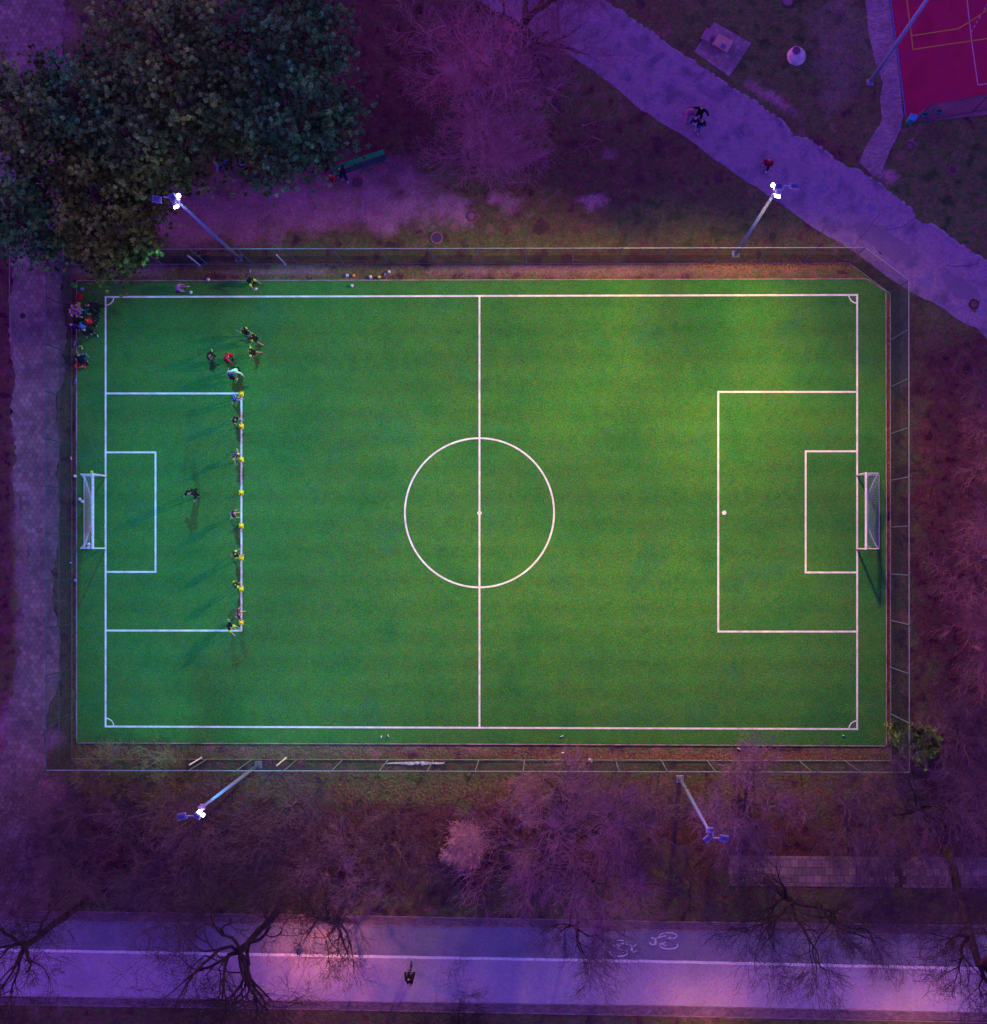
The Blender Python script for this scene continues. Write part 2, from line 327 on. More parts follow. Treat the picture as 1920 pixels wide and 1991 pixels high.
def setts(name, poly, z, w_, h_, ang, m, gap=.02, jz=.006, inset=0, missing=0.0, hexa=False, seed=1, th=.05, stagger=.5, clip=True):
    """individually laid paving stones filling an outline, cut at its border, as one surface"""
    mb = MB(); c_, s_ = math.cos(ang), math.sin(ang); r = rng(seed); cols = []
    n = len(poly); cx = sum(p[0] for p in poly)/n; cy = sum(p[1] for p in poly)/n
    rad = max(math.hypot(p[0]-cx, p[1]-cy) for p in poly)
    PX = np.array([p[0] for p in poly]); PY = np.array([p[1] for p in poly]); QX = np.roll(PX, 1); QY = np.roll(PY, 1); dy_ = np.where(QY == PY, 1e-9, QY-PY)
    def inside(x, y):
        return (np.count_nonzero(((PY > y) != (QY > y)) & (x < (QX-PX)*(y-PY)/dy_+PX)) % 2) == 1
    K = int(rad/min(w_, h_))+2; Ku = int(rad/w_)+2; Kv = int(rad/h_)+2
    for iy in range(-Kv, Kv+1):
        for ix in range(-Ku, Ku+1):
            u = (ix+(stagger if iy % 2 else 0))*w_; v = iy*h_
            x, y = cx+u*c_-v*s_, cy+u*s_+v*c_
            if x < PX.min()-w_ or x > PX.max()+w_ or y < PY.min()-w_ or y > PY.max()+w_: continue
            if hexa:
                q = [(math.cos(R(60*k+30))*(w_/math.sqrt(3)-gap), math.sin(R(60*k+30))*(w_/math.sqrt(3)-gap)) for k in range(6)]
            else:
                a, b = (w_-gap)/2, (h_-gap)/2; q = [(-a, -b), (a, -b), (a, b), (-a, b)]
            q = [(x+p[0]*c_-p[1]*s_, y+p[0]*s_+p[1]*c_) for p in q]
            ins = [inside(*p) for p in q]
            if not any(ins) or r.random() < missing: continue
            if not all(ins):
                if not clip:
                    if not inside(x, y): continue
                else:
                    q = clip_poly(poly, q)
                    if len(q) < 3: continue
                    ar = sum(q[i][0]*q[(i+1) % len(q)][1]-q[(i+1) % len(q)][0]*q[i][1] for i in range(len(q)))/2
                    if abs(ar) < .1*w_*h_: continue
                    if ar < 0: q = q[::-1]
            k = len(q); zz = z+r.uniform(-jz, jz); tl = r.uniform(-1, 1)*jz*.7
            vs = [(p[0], p[1], zz+tl*((p[0]-x)/w_)) for p in q]+[(p[0], p[1], zz-th) for p in q]
            mb.add(vs, [tuple(range(k))]+[(i, k+i, k+(i+1) % k, (i+1) % k) for i in range(k)])
            b_ = r.uniform(.72, 1.15); c3 = (b_*r.uniform(.93, 1.07), b_*r.uniform(.93, 1.07), b_*r.uniform(.93, 1.07), 1)
            cols += [c3]*(k+4*k)
    o = mb.build(name, m); ca = o.data.color_attributes.new('tone', 'FLOAT_COLOR', 'CORNER')
    ca.data.foreach_set('color', np.array(cols[:len(o.data.loops)], dtype=np.float32).ravel()); o['kind'] = 'structure'
    return o
pav = mat('paving', [(.27, .18, .25), (.33, .21, .28), (.39, .25, .32)], .8, 5, .95, (11, .22), .2, attr='tone')
joint = mat('joint_soil', [(.05, .022, .032), (.10, .045, .055)], 2, 4, 1, (9, .3))
pav2 = mat('hex_paving', [(.17, .115, .13), (.23, .15, .165), (.29, .19, .20)], .45, 6, .95, (11, .25), .25, attr='tone')
brp = [P(*p) for p in br]
flat('side_path_bed', jag(brp, 7, .25, .05), .006, joint)
setts('side_path', brp, .03, .21, .11, R(8), pav, .018, .004, seed=2)
# hexagonal-slab path along the left fence
hp = [(-60, -90), (118, -90), (128, 120), (122, 480), (126, 700), (112, 800), (116, 1000), (104, 1120), (118, 1300), (92, 1420), (84, 1500), (60, 1570), (54, 1700), (20, 1780), (-70, 1780), (-20, 1560), (14, 1430), (26, 1320), (38, 1240), (52, 1120), (50, 1030), (30, 960), (26, 800), (20, 600), (22, 480), (-40, 300)]
hpp = [P(*p) for p in hp]
flat('hex_path_bed', jag(hpp, 9, .3, .2), .006, joint)
setts('hex_path', jag(hpp, 9, .3, .25), .03, .37, .37*.866, R(3), pav2, .011, .006, hexa=True, missing=.002, seed=4)
kl = MB(); ribbon(kl, [P(20, 470), P(19, 560), P(22, 690)], .07, .05); o = kl.build('path_kerb', stone); o['kind'] = 'structure'
# lower road: kerb strip, cycle lane, white line, walkway, lower kerb
def band(name, ya, yb, z, m, seed=0, am=.02):
    xs_ = [-300, 0, 320, 640, 960, 1280, 1600, 1920, 2200]
    f = lambda tab, x: np.interp(x, [0, 640, 1280, 1920], tab) + (0 if 0 <= x <= 1920 else (x*(tab[3]-tab[0])/1920 if x < 0 else (x-1920)*(tab[3]-tab[2])/640))
    top = [P(x, f(ya, x)) for x in xs_]; bot = [P(x, f(yb, x)) for x in reversed(xs_)]
    return flat(name, jag(top, seed, .5, am, False)+jag(bot, seed+1, .5, am, False), z, m)
Y0 = [1771, 1780, 1792, 1800]; Y1 = [1788, 1797, 1808, 1818.5]; Y2 = [1847, 1858.5, 1869.6, 1884]; Y3 = [1937, 1947, 1955.7, 1970]; Y4 = [1953, 1963, 1975, 1988]
band('road_bed', Y0, Y4, .010, joint, 1, .05)
band('cycle_lane', Y1, Y2, .022, asph_d, 3)
band('walkway', [y-.5 for y in Y2], Y3, .0262, asph_l, 5)
for nme, ya, yb, sd_, w_, h_ in (('upper_sett_strip', Y0, Y1, 11, .2, .1), ('lower_sett_strip', Y3, Y4, 12, .2, .1)):
    xs_ = [-200, 320, 640, 960, 1280, 1600, 2100]
    top = [P(x, np.interp(x, [0, 640, 1280, 1920], ya)+1) for x in xs_]; bot = [P(x, np.interp(x, [0, 640, 1280, 1920], yb)-1) for x in reversed(xs_)]
    for k in range(6):
        poly = [top[k], top[k+1], bot[5-k], bot[6-k]]
        if k == 0: big = []
        setts(nme, poly, .03, .24, .12, R(-.6), mat('sett', [(.17, .105, .15), (.24, .15, .2)], .8, 5, .95, (11, .25), attr='tone'), .012, .003, seed=sd_+k)
kk = MB()
for tab in (Y0, Y1, Y3, Y4):
    z = .05
    pts = [P(x, np.interp(x, [0, 640, 1280, 1920], tab)) for x in range(0, 1921, 160)]
    pts = [P(-200, tab[0]-2)]+pts+[P(2150, tab[3]+4)]
    for a, b in zip(pts[:-1], pts[1:]):
        d = (Vector(b)-Vector(a)); L_ = d.length; ang = math.atan2(d.y, d.x); k = int(L_)
        for q in range(k):
            c = Vector(a)+d*((q+.5)/k); kk.box((c.x, c.y, .02), (L_/k-.012, .07, .05), Matrix.Rotation(ang, 3, 'Z'))
o = kk.build('road_kerb', stone); o['kind'] = 'structure'
white = mat('white_paint', [(.66, .62, .66), (.85, .80, .85)], 3, 6, .8, (14, .18))
wl = MB(); ribbon(wl, jag([P(x, np.interp(x, [0, 640, 1280, 1920], Y2)) for x in range(-160, 2081, 160)], 8, .15, .012, False), .19, .031)
o = wl.build('lane_line', white); o['kind'] = 'structure'
def arc(cx, cy, rx, ry, a0, a1, n=14): return [(cx+rx*math.cos(R(a0+(a1-a0)*i/n)), cy+ry*math.sin(R(a0+(a1-a0)*i/n))) for i in range(n+1)]
def bike_mark(ox, oy, fl, seed, wear):
    mb = MB(); r = rng(seed)
    def st(pts, wd):
        pts = [P(ox+fl*x, oy+y) for x, y in pts]; pts = jag(pts, seed, .06, .01, False)
        for i in range(0, len(pts)-1):
            if r.random() > wear: ribbon(mb, pts[i:i+2], wd, .0345)
    st(arc(24, -10, 17, 6, -200, 60), .07); st(arc(25, 9, 17.5, 6.5, -30, 190), .09)
    st([(2, -6), (10, -8), (20, -10)], .09); st([(6, 6), (18, 3), (26, -3)], .08); st([(8, 6), (20, 9)], .06)
    st([(25, -7), (27, -3)], .28); st([(27, -4), (20, 2)], .12)
    st([(-1, -6), (-1, 7)], .14); st([(-10, -7), (-6, -5), (-1, -5)], .09); st([(-13, 3), (-9, 7), (-1, 6.5)], .10)
    return mb
o = bike_mark(1276, 1829.5, 1, 3, .03).build('bicycle_marking', white); tag(o, 'clear white bicycle symbol painted on the cycle lane', 'road marking', 'bicycle symbols painted on the cycle lane')
o = bike_mark(1228, 1844, -1, 4, .25).build('bicycle_marking', white); tag(o, 'worn, half faded white bicycle symbol under bare branches on the cycle lane', 'road marking', 'bicycle symbols painted on the cycle lane')
# slab-paved rectangle lower right
sp = [P(1417, 1664), P(1960, 1668), P(1960, 1728), P(1417, 1722)]
flat('slab_bed', sp, .006, joint)
setts('slab_paving', sp, .03, .52, .52, R(-.3), mat('slab', [(.20, .115, .16), (.28, .16, .21)], .6, 5, .95, (10, .28), .2, attr='tone'), .03, .01, missing=.03, seed=8)
# ------------------------------------------------------------------ red court
red = mat('court_surface', [(.28, .004, .055), (.35, .008, .065), (.31, .006, .075)], .5, 5, .9, (11, .2), .2)
rc = [P(1729, -60), P(1731, 0), P(1745, 102), P(1762, 230), P(1783, 222), P(1812, 206), P(1925, 185), P(2150, 150), P(2150, -60)]
flat('court_surface', rc, .014, red)
flat('court_apron', [P(1765, 229), P(1785, 219.5), P(1814, 203.5), P(1925, 182.5), P(2150, 150), P(2150, 200), P(1930, 222), P(1780, 238)], .018, mat('apron', [(.20, .075, .13), (.26, .10, .16)], .8, 5, .95, (10, .3)))
ml = MB(); mp = MB()
def cl(mb, pts, wd=.07): ribbon(mb, [P(*p) for p in pts], wd, .0225)
cl(ml, [(1760, -60), (1764, 0), (1776, 96)]); cl(ml, [(1776, 96), (1850, 85), (1930, 73.5), (2050, 57)]); cl(ml, [(1773, 69.5), (1815, 63), (1862, 56), (1882, 45), (1905, 30), (1925, 14), (1950, -20)])
o = ml.build('court_line', paint((.62, .33, .04), .8)); o['kind'] = 'structure'
cl(mp, [(1874, -60), (1881, 0), (1890, 80), (1902, 165)]); cl(mp, [(1902, 165), (1960, 157), (2050, 146)])
for k in range(7):
    a = (1889+5*k, 62-8.6*k); cl(mp, [a, (a[0]+2.7, a[1]-4.6)], .06)
o = mp.build('court_line', paint((.6, .3, .42), .8)); o['kind'] = 'structure'
kb = MB(); cb = [P(1731, -60), P(1731.5, 0), P(1746, 102), P(1761.5, 228)]
ribbon(kb, cb, .09, .024); o = kb.build('court_kerb', paint((.12, .13, .42), .8)); o['kind'] = 'structure'
# ------------------------------------------------------------------ turf pitch
TZ = .04
def turf_mat():
    m = mat('turf', [(.029, .160, .036), (.040, .176, .037), (.050, .180, .036), (.037, .168, .046)], .22, 8, .95, (9, .20), .5, spec=.15)
    t = m.node_tree; N = t.nodes; L = t.links; p = N['Principled BSDF']
    src = p.inputs['Base Color'].links[0].from_socket; g = [n for n in N if n.type == 'NEW_GEOMETRY'][0]
    sx = N.new('ShaderNodeSeparateXYZ'); L.new(g.outputs['Position'], sx.inputs[0])
    # mown / rolled carpet bands, each 2 m
    w_ = N.new('ShaderNodeMath'); w_.operation = 'MULTIPLY'; w_.inputs[1].default_value = math.pi/.95; L.new(sx.outputs['Y'], w_.inputs[0])
    s_ = N.new('ShaderNodeMath'); s_.operation = 'SINE'; L.new(w_.outputs[0], s_.inputs[0])
    k = N.new('ShaderNodeMath'); k.operation = 'MULTIPLY_ADD'; k.inputs[1].default_value = .045; k.inputs[2].default_value = 1; L.new(s_.outputs[0], k.inputs[0])
    n3 = N.new('ShaderNodeTexNoise'); n3.inputs['Scale'].default_value = 2.2; n3.inputs['Detail'].default_value = 5; L.new(g.outputs['Position'], n3.inputs['Vector'])
    k3 = N.new('ShaderNodeVectorMath'); k3.operation = 'MULTIPLY_ADD'; k3.inputs[1].default_value = (.9, .6, .9); k3.inputs[2].default_value = (.55, .70, .55); L.new(n3.outputs['Color'], k3.inputs[0])
    k2 = N.new('ShaderNodeVectorMath'); k2.operation = 'SCALE'; L.new(k3.outputs[0], k2.inputs[0]); L.new(k.outputs[0], k2.inputs['Scale'])
    n4 = N.new('ShaderNodeTexNoise'); n4.inputs['Scale'].default_value = 13; n4.inputs['Detail'].default_value = 1; L.new(g.outputs['Position'], n4.inputs['Vector'])
    k4 = N.new('ShaderNodeVectorMath'); k4.operation = 'MULTIPLY_ADD'; k4.inputs[1].default_value = (3.6, 1.9, 3.6); k4.inputs[2].default_value = (-.8, .05, -.8); L.new(n4.outputs['Color'], k4.inputs[0])
    mx = N.new('ShaderNodeVectorMath'); mx.operation = 'MULTIPLY'; L.new(src, mx.inputs[0]); L.new(k2.outputs[0], mx.inputs[1])
    my = N.new('ShaderNodeVectorMath'); my.operation = 'MULTIPLY'; L.new(mx.outputs[0], my.inputs[0]); L.new(k4.outputs[0], my.inputs[1])
    mz = N.new('ShaderNodeVectorMath'); mz.operation = 'MAXIMUM'; mz.inputs[1].default_value = (.001,)*3; L.new(my.outputs[0], mz.inputs[0])
    L.new(mz.outputs[0], p.inputs['Base Color']); return m
turf = turf_mat()
tp = [P(150.5, 546.5), P(640, 546), P(1686, 543), P(1722, 567), P(1723, 1000), P(1723, 1449.5), P(960, 1446), P(150.5, 1443.5)]
o = flat('pitch', tp, 0, turf, th=TZ)
lines = mat('pitch_line', [(.60, .60, .62), (.86, .86, .86)], 1.6, 6, .9, (16, .2))
pl = MB(); LW = .125; LZ = TZ+.004
def ln(pts, z=LZ, w_=LW): ribbon(pl, [P(*p) for p in pts], w_, z)
hw = 1.8
ln([(206-hw, 577.5), (936, 575.5), (1667+hw, 573.5)]); ln([(206-hw, 1412.5), (936, 1415), (1667+hw, 1417.5)])
ln([(206, 577.5), (206, 1412.5)], LZ+.002); ln([(1667, 573.5), (1667, 1417.5)], LZ+.002); ln([(932.8, 575.5), (932.8, 1415)], LZ+.002)
ln([(206, 765), (470+hw, 765)]); ln([(206, 1226), (470+hw, 1226)]); ln([(470, 765), (470, 1226)], LZ+.002)
ln([(1397-hw, 762), (1667, 762)]); ln([(1397-hw, 1228), (1667, 1228)]); ln([(1397, 762), (1397, 1228)], LZ+.002)
ln([(206, 879.5), (303+hw, 879.5)]); ln([(206, 1112), (303+hw, 1112)]); ln([(303, 879.5), (303, 1112)], LZ+.002)
ln([(1567-hw, 877.5), (1667, 877.5)]); ln([(1567-hw, 1113), (1667, 1113)]); ln([(1567, 877.5), (1567, 1113)], LZ+.002)
ribbon(pl, [P(932.8+145*math.cos(R(a)), 997+145*math.sin(R(a))) for a in np.arange(0, 361, 3)], .12, LZ+.004)
for cx, cy, a0 in ((206, 577.5, 0), (1667, 573.5, 90), (1667, 1417.5, 180), (206, 1412.5, 270)):
    ln([(cx+16*math.cos(R(a0+a)), cy+16*math.sin(R(a0+a))) for a in range(0, 91, 10)], LZ+.004, .085)
for cx, cy, rr in ((932.8, 997.5, 4.3), (1408.5, 997, 4.3)):
    q = [P(cx+rr*math.cos(R(a)), cy+rr*math.sin(R(a))) for a in range(0, 360, 20)]; q = q[::-1]
    pl.add([(*p, LZ+.006) for p in q], [tuple(range(len(q)))])
o = pl.build('pitch_line', lines); o['kind'] = 'structure'
# turf kerb stones
kk = MB(); r_ = rng(21)
for i in range(len(tp)):
    a, b = Vector(tp[i]), Vector(tp[(i+1) % len(tp)]); d = b-a; L_ = d.length; k = max(1, int(L_)); ang = math.atan2(d.y, d.x); nrm = Vector((d.y, -d.x)).normalized()
    if i < 3: nrm = -nrm
    nrm = (Vector(((a+b)/2)) - Vector(P(936, 997))); e = Vector((d.y, -d.x)).normalized(); nrm = e if e.dot(nrm) > 0 else -e
    for q in range(k):
        c = a+d*((q+.5)/k)+nrm*.035; kk.box((c.x, c.y, .025), (L_/k-.012, .06, .07), Matrix.Rotation(ang+r_.uniform(-.004, .004), 3, 'Z'))
o = kk.build('pitch_kerb', mat('pitch_kerb', [(.22, .13, .16), (.42, .3, .34)], 1.1, 5, .9, (8, .3))); o['kind'] = 'structure'
# ------------------------------------------------------------------ chain-link fence
FH = 3.7
wire_m = paint((.008, .03, .035), .9); post_m = paint((.13, .20, .26), .5); rail_m = paint((.26, .32, .36), .5); darkpost_m = paint((.03, .07, .09), .6)
def base_of(px, py, h=FH): v = at(px, py, h); return Vector((v.x, v.y, 0))
def fence(name, corners, step, label, group, h=FH, dense=None, rail=rail_m, post=post_m, pm=.075, posts=None, mid=(.06,), wr=.0019, lower=None):
    root = empty(name, corners[0], 0, label=label, cat='fence', group=group)
    o0 = corners[0]; net = MB()
    for ci in range(len(corners)-1):
        a, b = corners[ci]-o0, corners[ci+1]-o0; d = b-a; L_ = d.length; u = d/L_; n = max(1, round(L_/step))
        for q in range(n+(1 if ci == len(corners)-2 else 0)):
            p = a+u*(L_*q/n); mb = MB(); mb.tube([p, p+Vector((0, 0, h+.03))], .035, 8); mb.lathe([(.045, 0), (.045, .03), (.0, .05)], p+Vector((0, 0, h+.03)), 8); mb.build('post', post, root)
        rl = MB(); rl.tube([a+Vector((0, 0, h)), b+Vector((0, 0, h))], .03, 6); rl.build('top_rail', rail, root)
        for mz in mid:
            rl = MB(); rl.tube([a+Vector((0, 0, mz)), b+Vector((0, 0, mz))], .02, 6); rl.build('lower_rail', rail, root)
        for s, h_, wr_, off in [(pm, h, wr, 0.0)]+([(.05, lower, .0018, .04)] if lower else []):
          k = -int(h_/s)-1; ofv = Vector((-u.y, u.x, 0))*off
          while k*s < L_:
            for sg in (1, -1):
                # diagonal wire x = k*s + z (or mirrored), clipped to the panel
                x0, x1 = (k*s, k*s+h_) if sg > 0 else (k*s+h_, k*s)
                z0, z1 = 0.0, h_
                def clip(x0, z0, x1, z1):
                    if x0 > x1: x0, z0, x1, z1 = x1, z1, x0, z0
                    if x1 <= 0 or x0 >= L_: return None
                    if x0 < 0: z0 = z0+(z1-z0)*(0-x0)/(x1-x0); x0 = 0
                    if x1 > L_: z1 = z0+(z1-z0)*(L_-x0)/(x1-x0); x1 = L_
                    return x0, z0, x1, z1
                c = clip(x0, z0, x1, z1)
                if c: net.tube([a+ofv+u*c[0]+Vector((0, 0, c[1])), a+ofv+u*c[2]+Vector((0, 0, c[3]))], wr_, 3, cap=False)
            k += 1
    net.build('wire_mesh', wire_m, root)
    return root
cTL, cTR, cR, cBR, cBL = base_of(89.5, 484.5), base_of(1683, 481), base_of(1768, 544), base_of(1769, 1502), base_of(89.5, 1498)
G = 'chain-link fences round the football pitch'
fence('chain_link_fence', [cTL, cTR, cR], 3.07, 'tall chain-link fence above the pitch, bent across the corner by the asphalt path', G, lower=1.9)
fence('chain_link_fence', [cR, cBR], 3.07, 'tall chain-link fence behind the right-hand goal', G, lower=1.9)
fence('chain_link_fence', [cBR, cBL], 3.07, 'tall chain-link fence below the pitch, along the bare trees', G)
fence('chain_link_fence', [cBL, cTL], 3.07, 'tall dark green chain-link fence between the left-hand goal and the hexagon paving', G, rail=paint((.05, .12, .16), .6), post=darkpost_m, mid=(.06, 1.9), lower=1.9)
ch = 2.8; k1, k2, k3 = [Vector((*base_of(x, y, ch)[:2], 0)) for x, y in ((1810, 203.5), (1925, 183), (2140, 148))]
fence('chain_link_fence', [k1, k2, k3], 3.0, 'lower dark chain-link fence along the red court', None, h=ch, rail=darkpost_m, post=darkpost_m)
# windbreak netting tied to the fence near the upper right corner and behind the pines
def windbreak(a, b, z0, z1, label, seed):
    mb = MB(); a = Vector(a); b = Vector(b); d = b-a; L_ = d.length; u = d/L_; s = .05; nrm = Vector((-u.y, u.x, 0))*.05
    k = int(L_/s)
    for i in range(k): p = a+u*(i*s); mb.tube([p+nrm+Vector((0, 0, z0)), p+nrm+Vector((0, 0, z1+.04*math.sin(i*.13)))], .0024, 3, cap=False)
    for i in range(int((z1-z0)/s)): z = z0+i*s; mb.tube([a+nrm+Vector((0, 0, z)), b+nrm+Vector((0, 0, z))], .0022, 3, cap=False)
    o = mb.build('windbreak_net', paint((.03, .12, .17), .9)); tag(o, label, 'netting', 'windbreak nets tied to the fence'); return o
u_ = (cBR-cR).normalized(); windbreak(cR+u_*.1, cR+u_*6.7, .1, 3.5, 'blue-green windbreak net on the right-hand fence near the asphalt path', 1)
u_ = (cTL-cBL).normalized(); windbreak(cTL-u_*.1, cTL-u_*3.0, .1, 3.4, 'dark windbreak net at the fence corner beside the hexagon paving', 2)
# white ball-stop posts against the fence
for i, (x0, y0, x1, y1) in enumerate([(370, 498, 388.5, 515), (538.5, 496.5, 555.5, 513.5), (369, 1488, 391.5, 1473.5), (540, 1488, 556, 1474.5)]):
    b = at(x1, y1); t = b+Vector((0, 0, 2.35)); root = empty('marker_post', b, 0, label=['white tube post at the upper fence, nearest the pine trees', 'white tube post at the upper fence, right of the floodlight mast', 'white tube post at the lower fence, above the lit shrub', 'white tube post at the lower fence, right of the floodlight mast'][i], cat='post', group='white posts beside the fence')
    mb = MB(); mb.tube([(0, 0, 0), (0, 0, 2.35)], .05, 10); mb.build('tube', paint((.8, .8, .85), .5), root)
    mb = MB(); mb.box((0, 0, .02), (.2, .2, .04), bev=.01); mb.build('foot_plate', paint((.3, .3, .33), .5), root)
# ------------------------------------------------------------------ goals
def goal(px0, ya, yb, sgn, label):
    A, B = at(px0, ya), at(px0, yb); c = (A+B)/2; root = empty('football_goal', (c.x, c.y, TZ), 0, label=label, cat='goal', group='football goals')
    hy = (A.y-B.y)/2; h = 2.0; ua = .88; bd = 1.5; wm = paint((.82, .82, .85), .4, .04); thin = paint((.6, .6, .7), .5, .05)
    for s in (1, -1):
        mb = MB(); mb.box((0, s*hy, h/2), (.11, .10, h), bev=.012); mb.build('post', wm, root)
        mb = MB(); mb.tube([(0, s*hy, .03), (sgn*bd, s*hy, .03)], .03, 6); mb.build('ground_bar', thin, root)
        mb = MB(); mb.tube([(0, s*hy, h-.03), (sgn*ua, s*hy, h-.03)], .022, 6); mb.build('net_arm', wm, root)
        mb = MB(); mb.tube([(sgn*.03, s*(hy-.35), h-.03), (sgn*.35, s*hy, h-.03)], .018, 6); mb.build('brace', wm, root)
    mb = MB(); mb.box((0, 0, h+.05), (.13, 2*hy+.12, .13), bev=.015); mb.build('crossbar', wm, root)
    mb = MB(); mb.tube([(sgn*bd, -hy, .03), (sgn*bd, hy, .03)], .03, 6); mb.build('back_bar', thin, root)
    # net: top sheet sagging to a rope that bows towards the crossbar, back sheet, two sides
    net = MB(); n = 44; cr_ = .0055
    rope = lambda t: Vector((sgn*(ua-(ua-.12)*math.sin(math.pi*t)**.75), -hy+2*hy*t, h-.06-.22*math.sin(math.pi*t)))
    back = lambda t: Vector((sgn*bd, -hy+2*hy*t, .05))
    barp = lambda t: Vector((0, -hy+2*hy*t, h))
    net.tube([rope(i/40) for i in range(41)], .022, 4)
    for i in range(n+1):
        t = i/n; net.tube([barp(t), rope(t)], cr_, 3, cap=False)
        net.tube([rope(t), rope(t).lerp(back(t), .5)+Vector((-sgn*.10, 0, -.10)), back(t)], cr_, 3, cap=False)
    for j in range(1, 16):
        q = j/16; net.tube([rope(i/20).lerp(back(i/20), q)+Vector((-sgn*.1, 0, -.1))*math.sin(math.pi*q) for i in range(21)], cr_, 3, cap=False)
    for j in range(1, 4): net.tube([barp(i/20).lerp(rope(i/20), j/4) for i in range(21)], cr_, 3, cap=False)
    for s in (1, -1):
        for j in range(14):
            q = j/13; top = Vector((sgn*ua*q, s*hy, h-.05)); net.tube([top, Vector((sgn*bd*q, s*hy, .05))], cr_, 3, cap=False)
            z = .05+(h-.1)*q; net.tube([(0, s*hy, z), (sgn*(bd+(ua-bd)*q), s*hy, z)], cr_, 3, cap=False)
    net.build('net', paint((.55, .55, .68), .8), root)
goal(206.5, 925.5, 1066, -1, 'white goal with a net at the left end, balls lying in it')
goal(1666.5, 924, 1067, 1, 'empty white goal with a bowed net at the right end')
# ------------------------------------------------------------------ floodlight masts
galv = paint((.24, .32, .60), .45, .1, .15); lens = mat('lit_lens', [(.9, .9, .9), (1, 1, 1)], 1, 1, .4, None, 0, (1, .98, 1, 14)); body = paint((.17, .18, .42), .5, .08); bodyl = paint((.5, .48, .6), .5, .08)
def mast(key, label, heads, arms, rad=.14):
    b, h = FL[key]; root = empty('floodlight_mast', b, 0, label=label, cat='floodlight', group='floodlight masts round the pitch')
    mb = MB(); mb.tube([(0, 0, 0), (0, 0, h*.5), (0, 0, h-.1)], [rad, rad*.8, rad*.55], 14); mb.build('pole', galv, root, True)
    mb = MB(); mb.box((0, 0, .03), (.5, .5, .06), bev=.015)
    for k in range(4): mb.tube([(.18*(-1)**k, .18*(-1)**(k//2), .05), (.18*(-1)**k, .18*(-1)**(k//2), .14)], .02, 6)
    mb.build('base_plate', galv, root)
    mb = MB(); mb.box((0, 0, h-.05), (.3, .3, .12), bev=.02); 
    for pts in arms: mb.tube([at(x, y, h)-b-Vector((0, 0, .04)) for x, y in pts], .045, 6)
    mb.build('bracket', bodyl, root)
    for (x, y, w_, d_, yaw, lit) in heads:
        c = at(x, y, h)-b; M = Matrix.Rotation(R(yaw), 3, 'Z') @ Matrix.Rotation(R(18), 3, 'X')
        mb = MB(); mb.box(c, (w_, d_, .16), M, bev=.02)
        for k in range(5): mb.box(c+M @ Vector(((k-2)*w_/6, 0, .10)), (.02, d_*.8, .05), M)
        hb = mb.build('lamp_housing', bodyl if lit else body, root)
        if lit:
            mb = MB(); mb.box(c+M @ Vector((0, -d_/2-.05, .02)), (w_*.9, .11, .2), M, bev=.02); mb.build('lens', lens, hb)
        else:
            mb = MB(); mb.box(c+M @ Vector((0, -d_/2-.015, -.02)), (w_*1.05, .03, .18), M); mb.build('visor', bodyl, hb)
def bulb(root_key, x, y, r=.11):
    b, h = FL[root_key]; root = [o for o in bpy.data.objects if o.name.startswith('floodlight_mast') and (o.location-b).length < .01][0]
    c = at(x, y, h)-b; mb = MB(); mb.lathe([(0, -.08), (r*.8, -.06), (r, 0), (r*.8, .07), (r*.3, .1)], c, 14, M=Matrix.Rotation(R(30), 3, 'X')); mb.build('lens', lens, root, True)
mast('tl', 'lit floodlight mast beside the pine trees, upper left of the pitch', [(336, 383, .42, .36, 35, 0), (340.5, 397.5, .24, .2, 20, 1), (305.5, 386.5, .52, .34, -10, 0)], [[(350, 401), (340, 390), (328, 382)], [(330, 384), (318, 382)]])
mast('tr', 'lit floodlight mast beside the asphalt path, upper right of the pitch', [(1514.5, 374, .30, .34, -12, 1), (1514, 361, .44, .28, 3, 0), (1545, 361, .46, .28, -4, 0)], [[(1513, 378), (1523, 366), (1527, 359)], [(1526, 361), (1538, 361)]])
mast('bl', 'lit floodlight mast standing over the bare shrubs, lower left of the pitch', [(389.5, 1571, .22, .2, 0, 1), (385, 1585.5, .40, .30, -35, 0), (354, 1587, .50, .34, 12, 0)], [[(396, 1569), (391, 1578), (383, 1585)], [(378, 1587), (364, 1587)]])
mast('br', 'unlit floodlight mast below the pitch, nearest the slab paving', [(1384, 1612.5, .22, .2, 0, 0), (1375.5, 1630.5, .42, .30, 42, 0), (1408.5, 1629.5, .48, .32, -8, 0)], [[(1381, 1610), (1387, 1618), (1388, 1629)], [(1388, 1630), (1400, 1630)]])
bulb('tl', 347.5, 380); bulb('tr', 1503.5, 359.5); bulb('bl', 395, 1585, .09)
# grey mast at the red court (its head is outside the picture)
cb_ = at(1692, 160); root = empty('floodlight_mast', cb_, 0, label='tall grey mast leaning over the picture of the red court, upper right corner', cat='floodlight', group=None)
root['label'] = 'tall grey mast at the corner of the red court beside the sett path'
mb = MB(); mb.tube([(0, 0, 0), (0, 0, 7), (0, 0, 14)], [.16, .13, .09], 14); mb.build('pole', paint((.22, .34, .58), .45, .1, .1), root, True)
mb = MB(); mb.tube([(0, 0, 0), (0, 0, .35)], [.2, .18], 14); mb.box((0, 0, .03), (.42, .42, .06), bev=.015); mb.build('base_collar', galv, root)
mb = MB(); mb.box((.0, 0, 14), (1.6, .1, .1), bev=.02); mb.build('crossarm', galv, root)
for s in (-.55, .55):
    mb = MB(); mb.box((s, .1, 14.1), (.5, .34, .2), Matrix.Rotation(R(20), 3, 'X'), bev=.03); mb.build('lamp_housing', body, root)
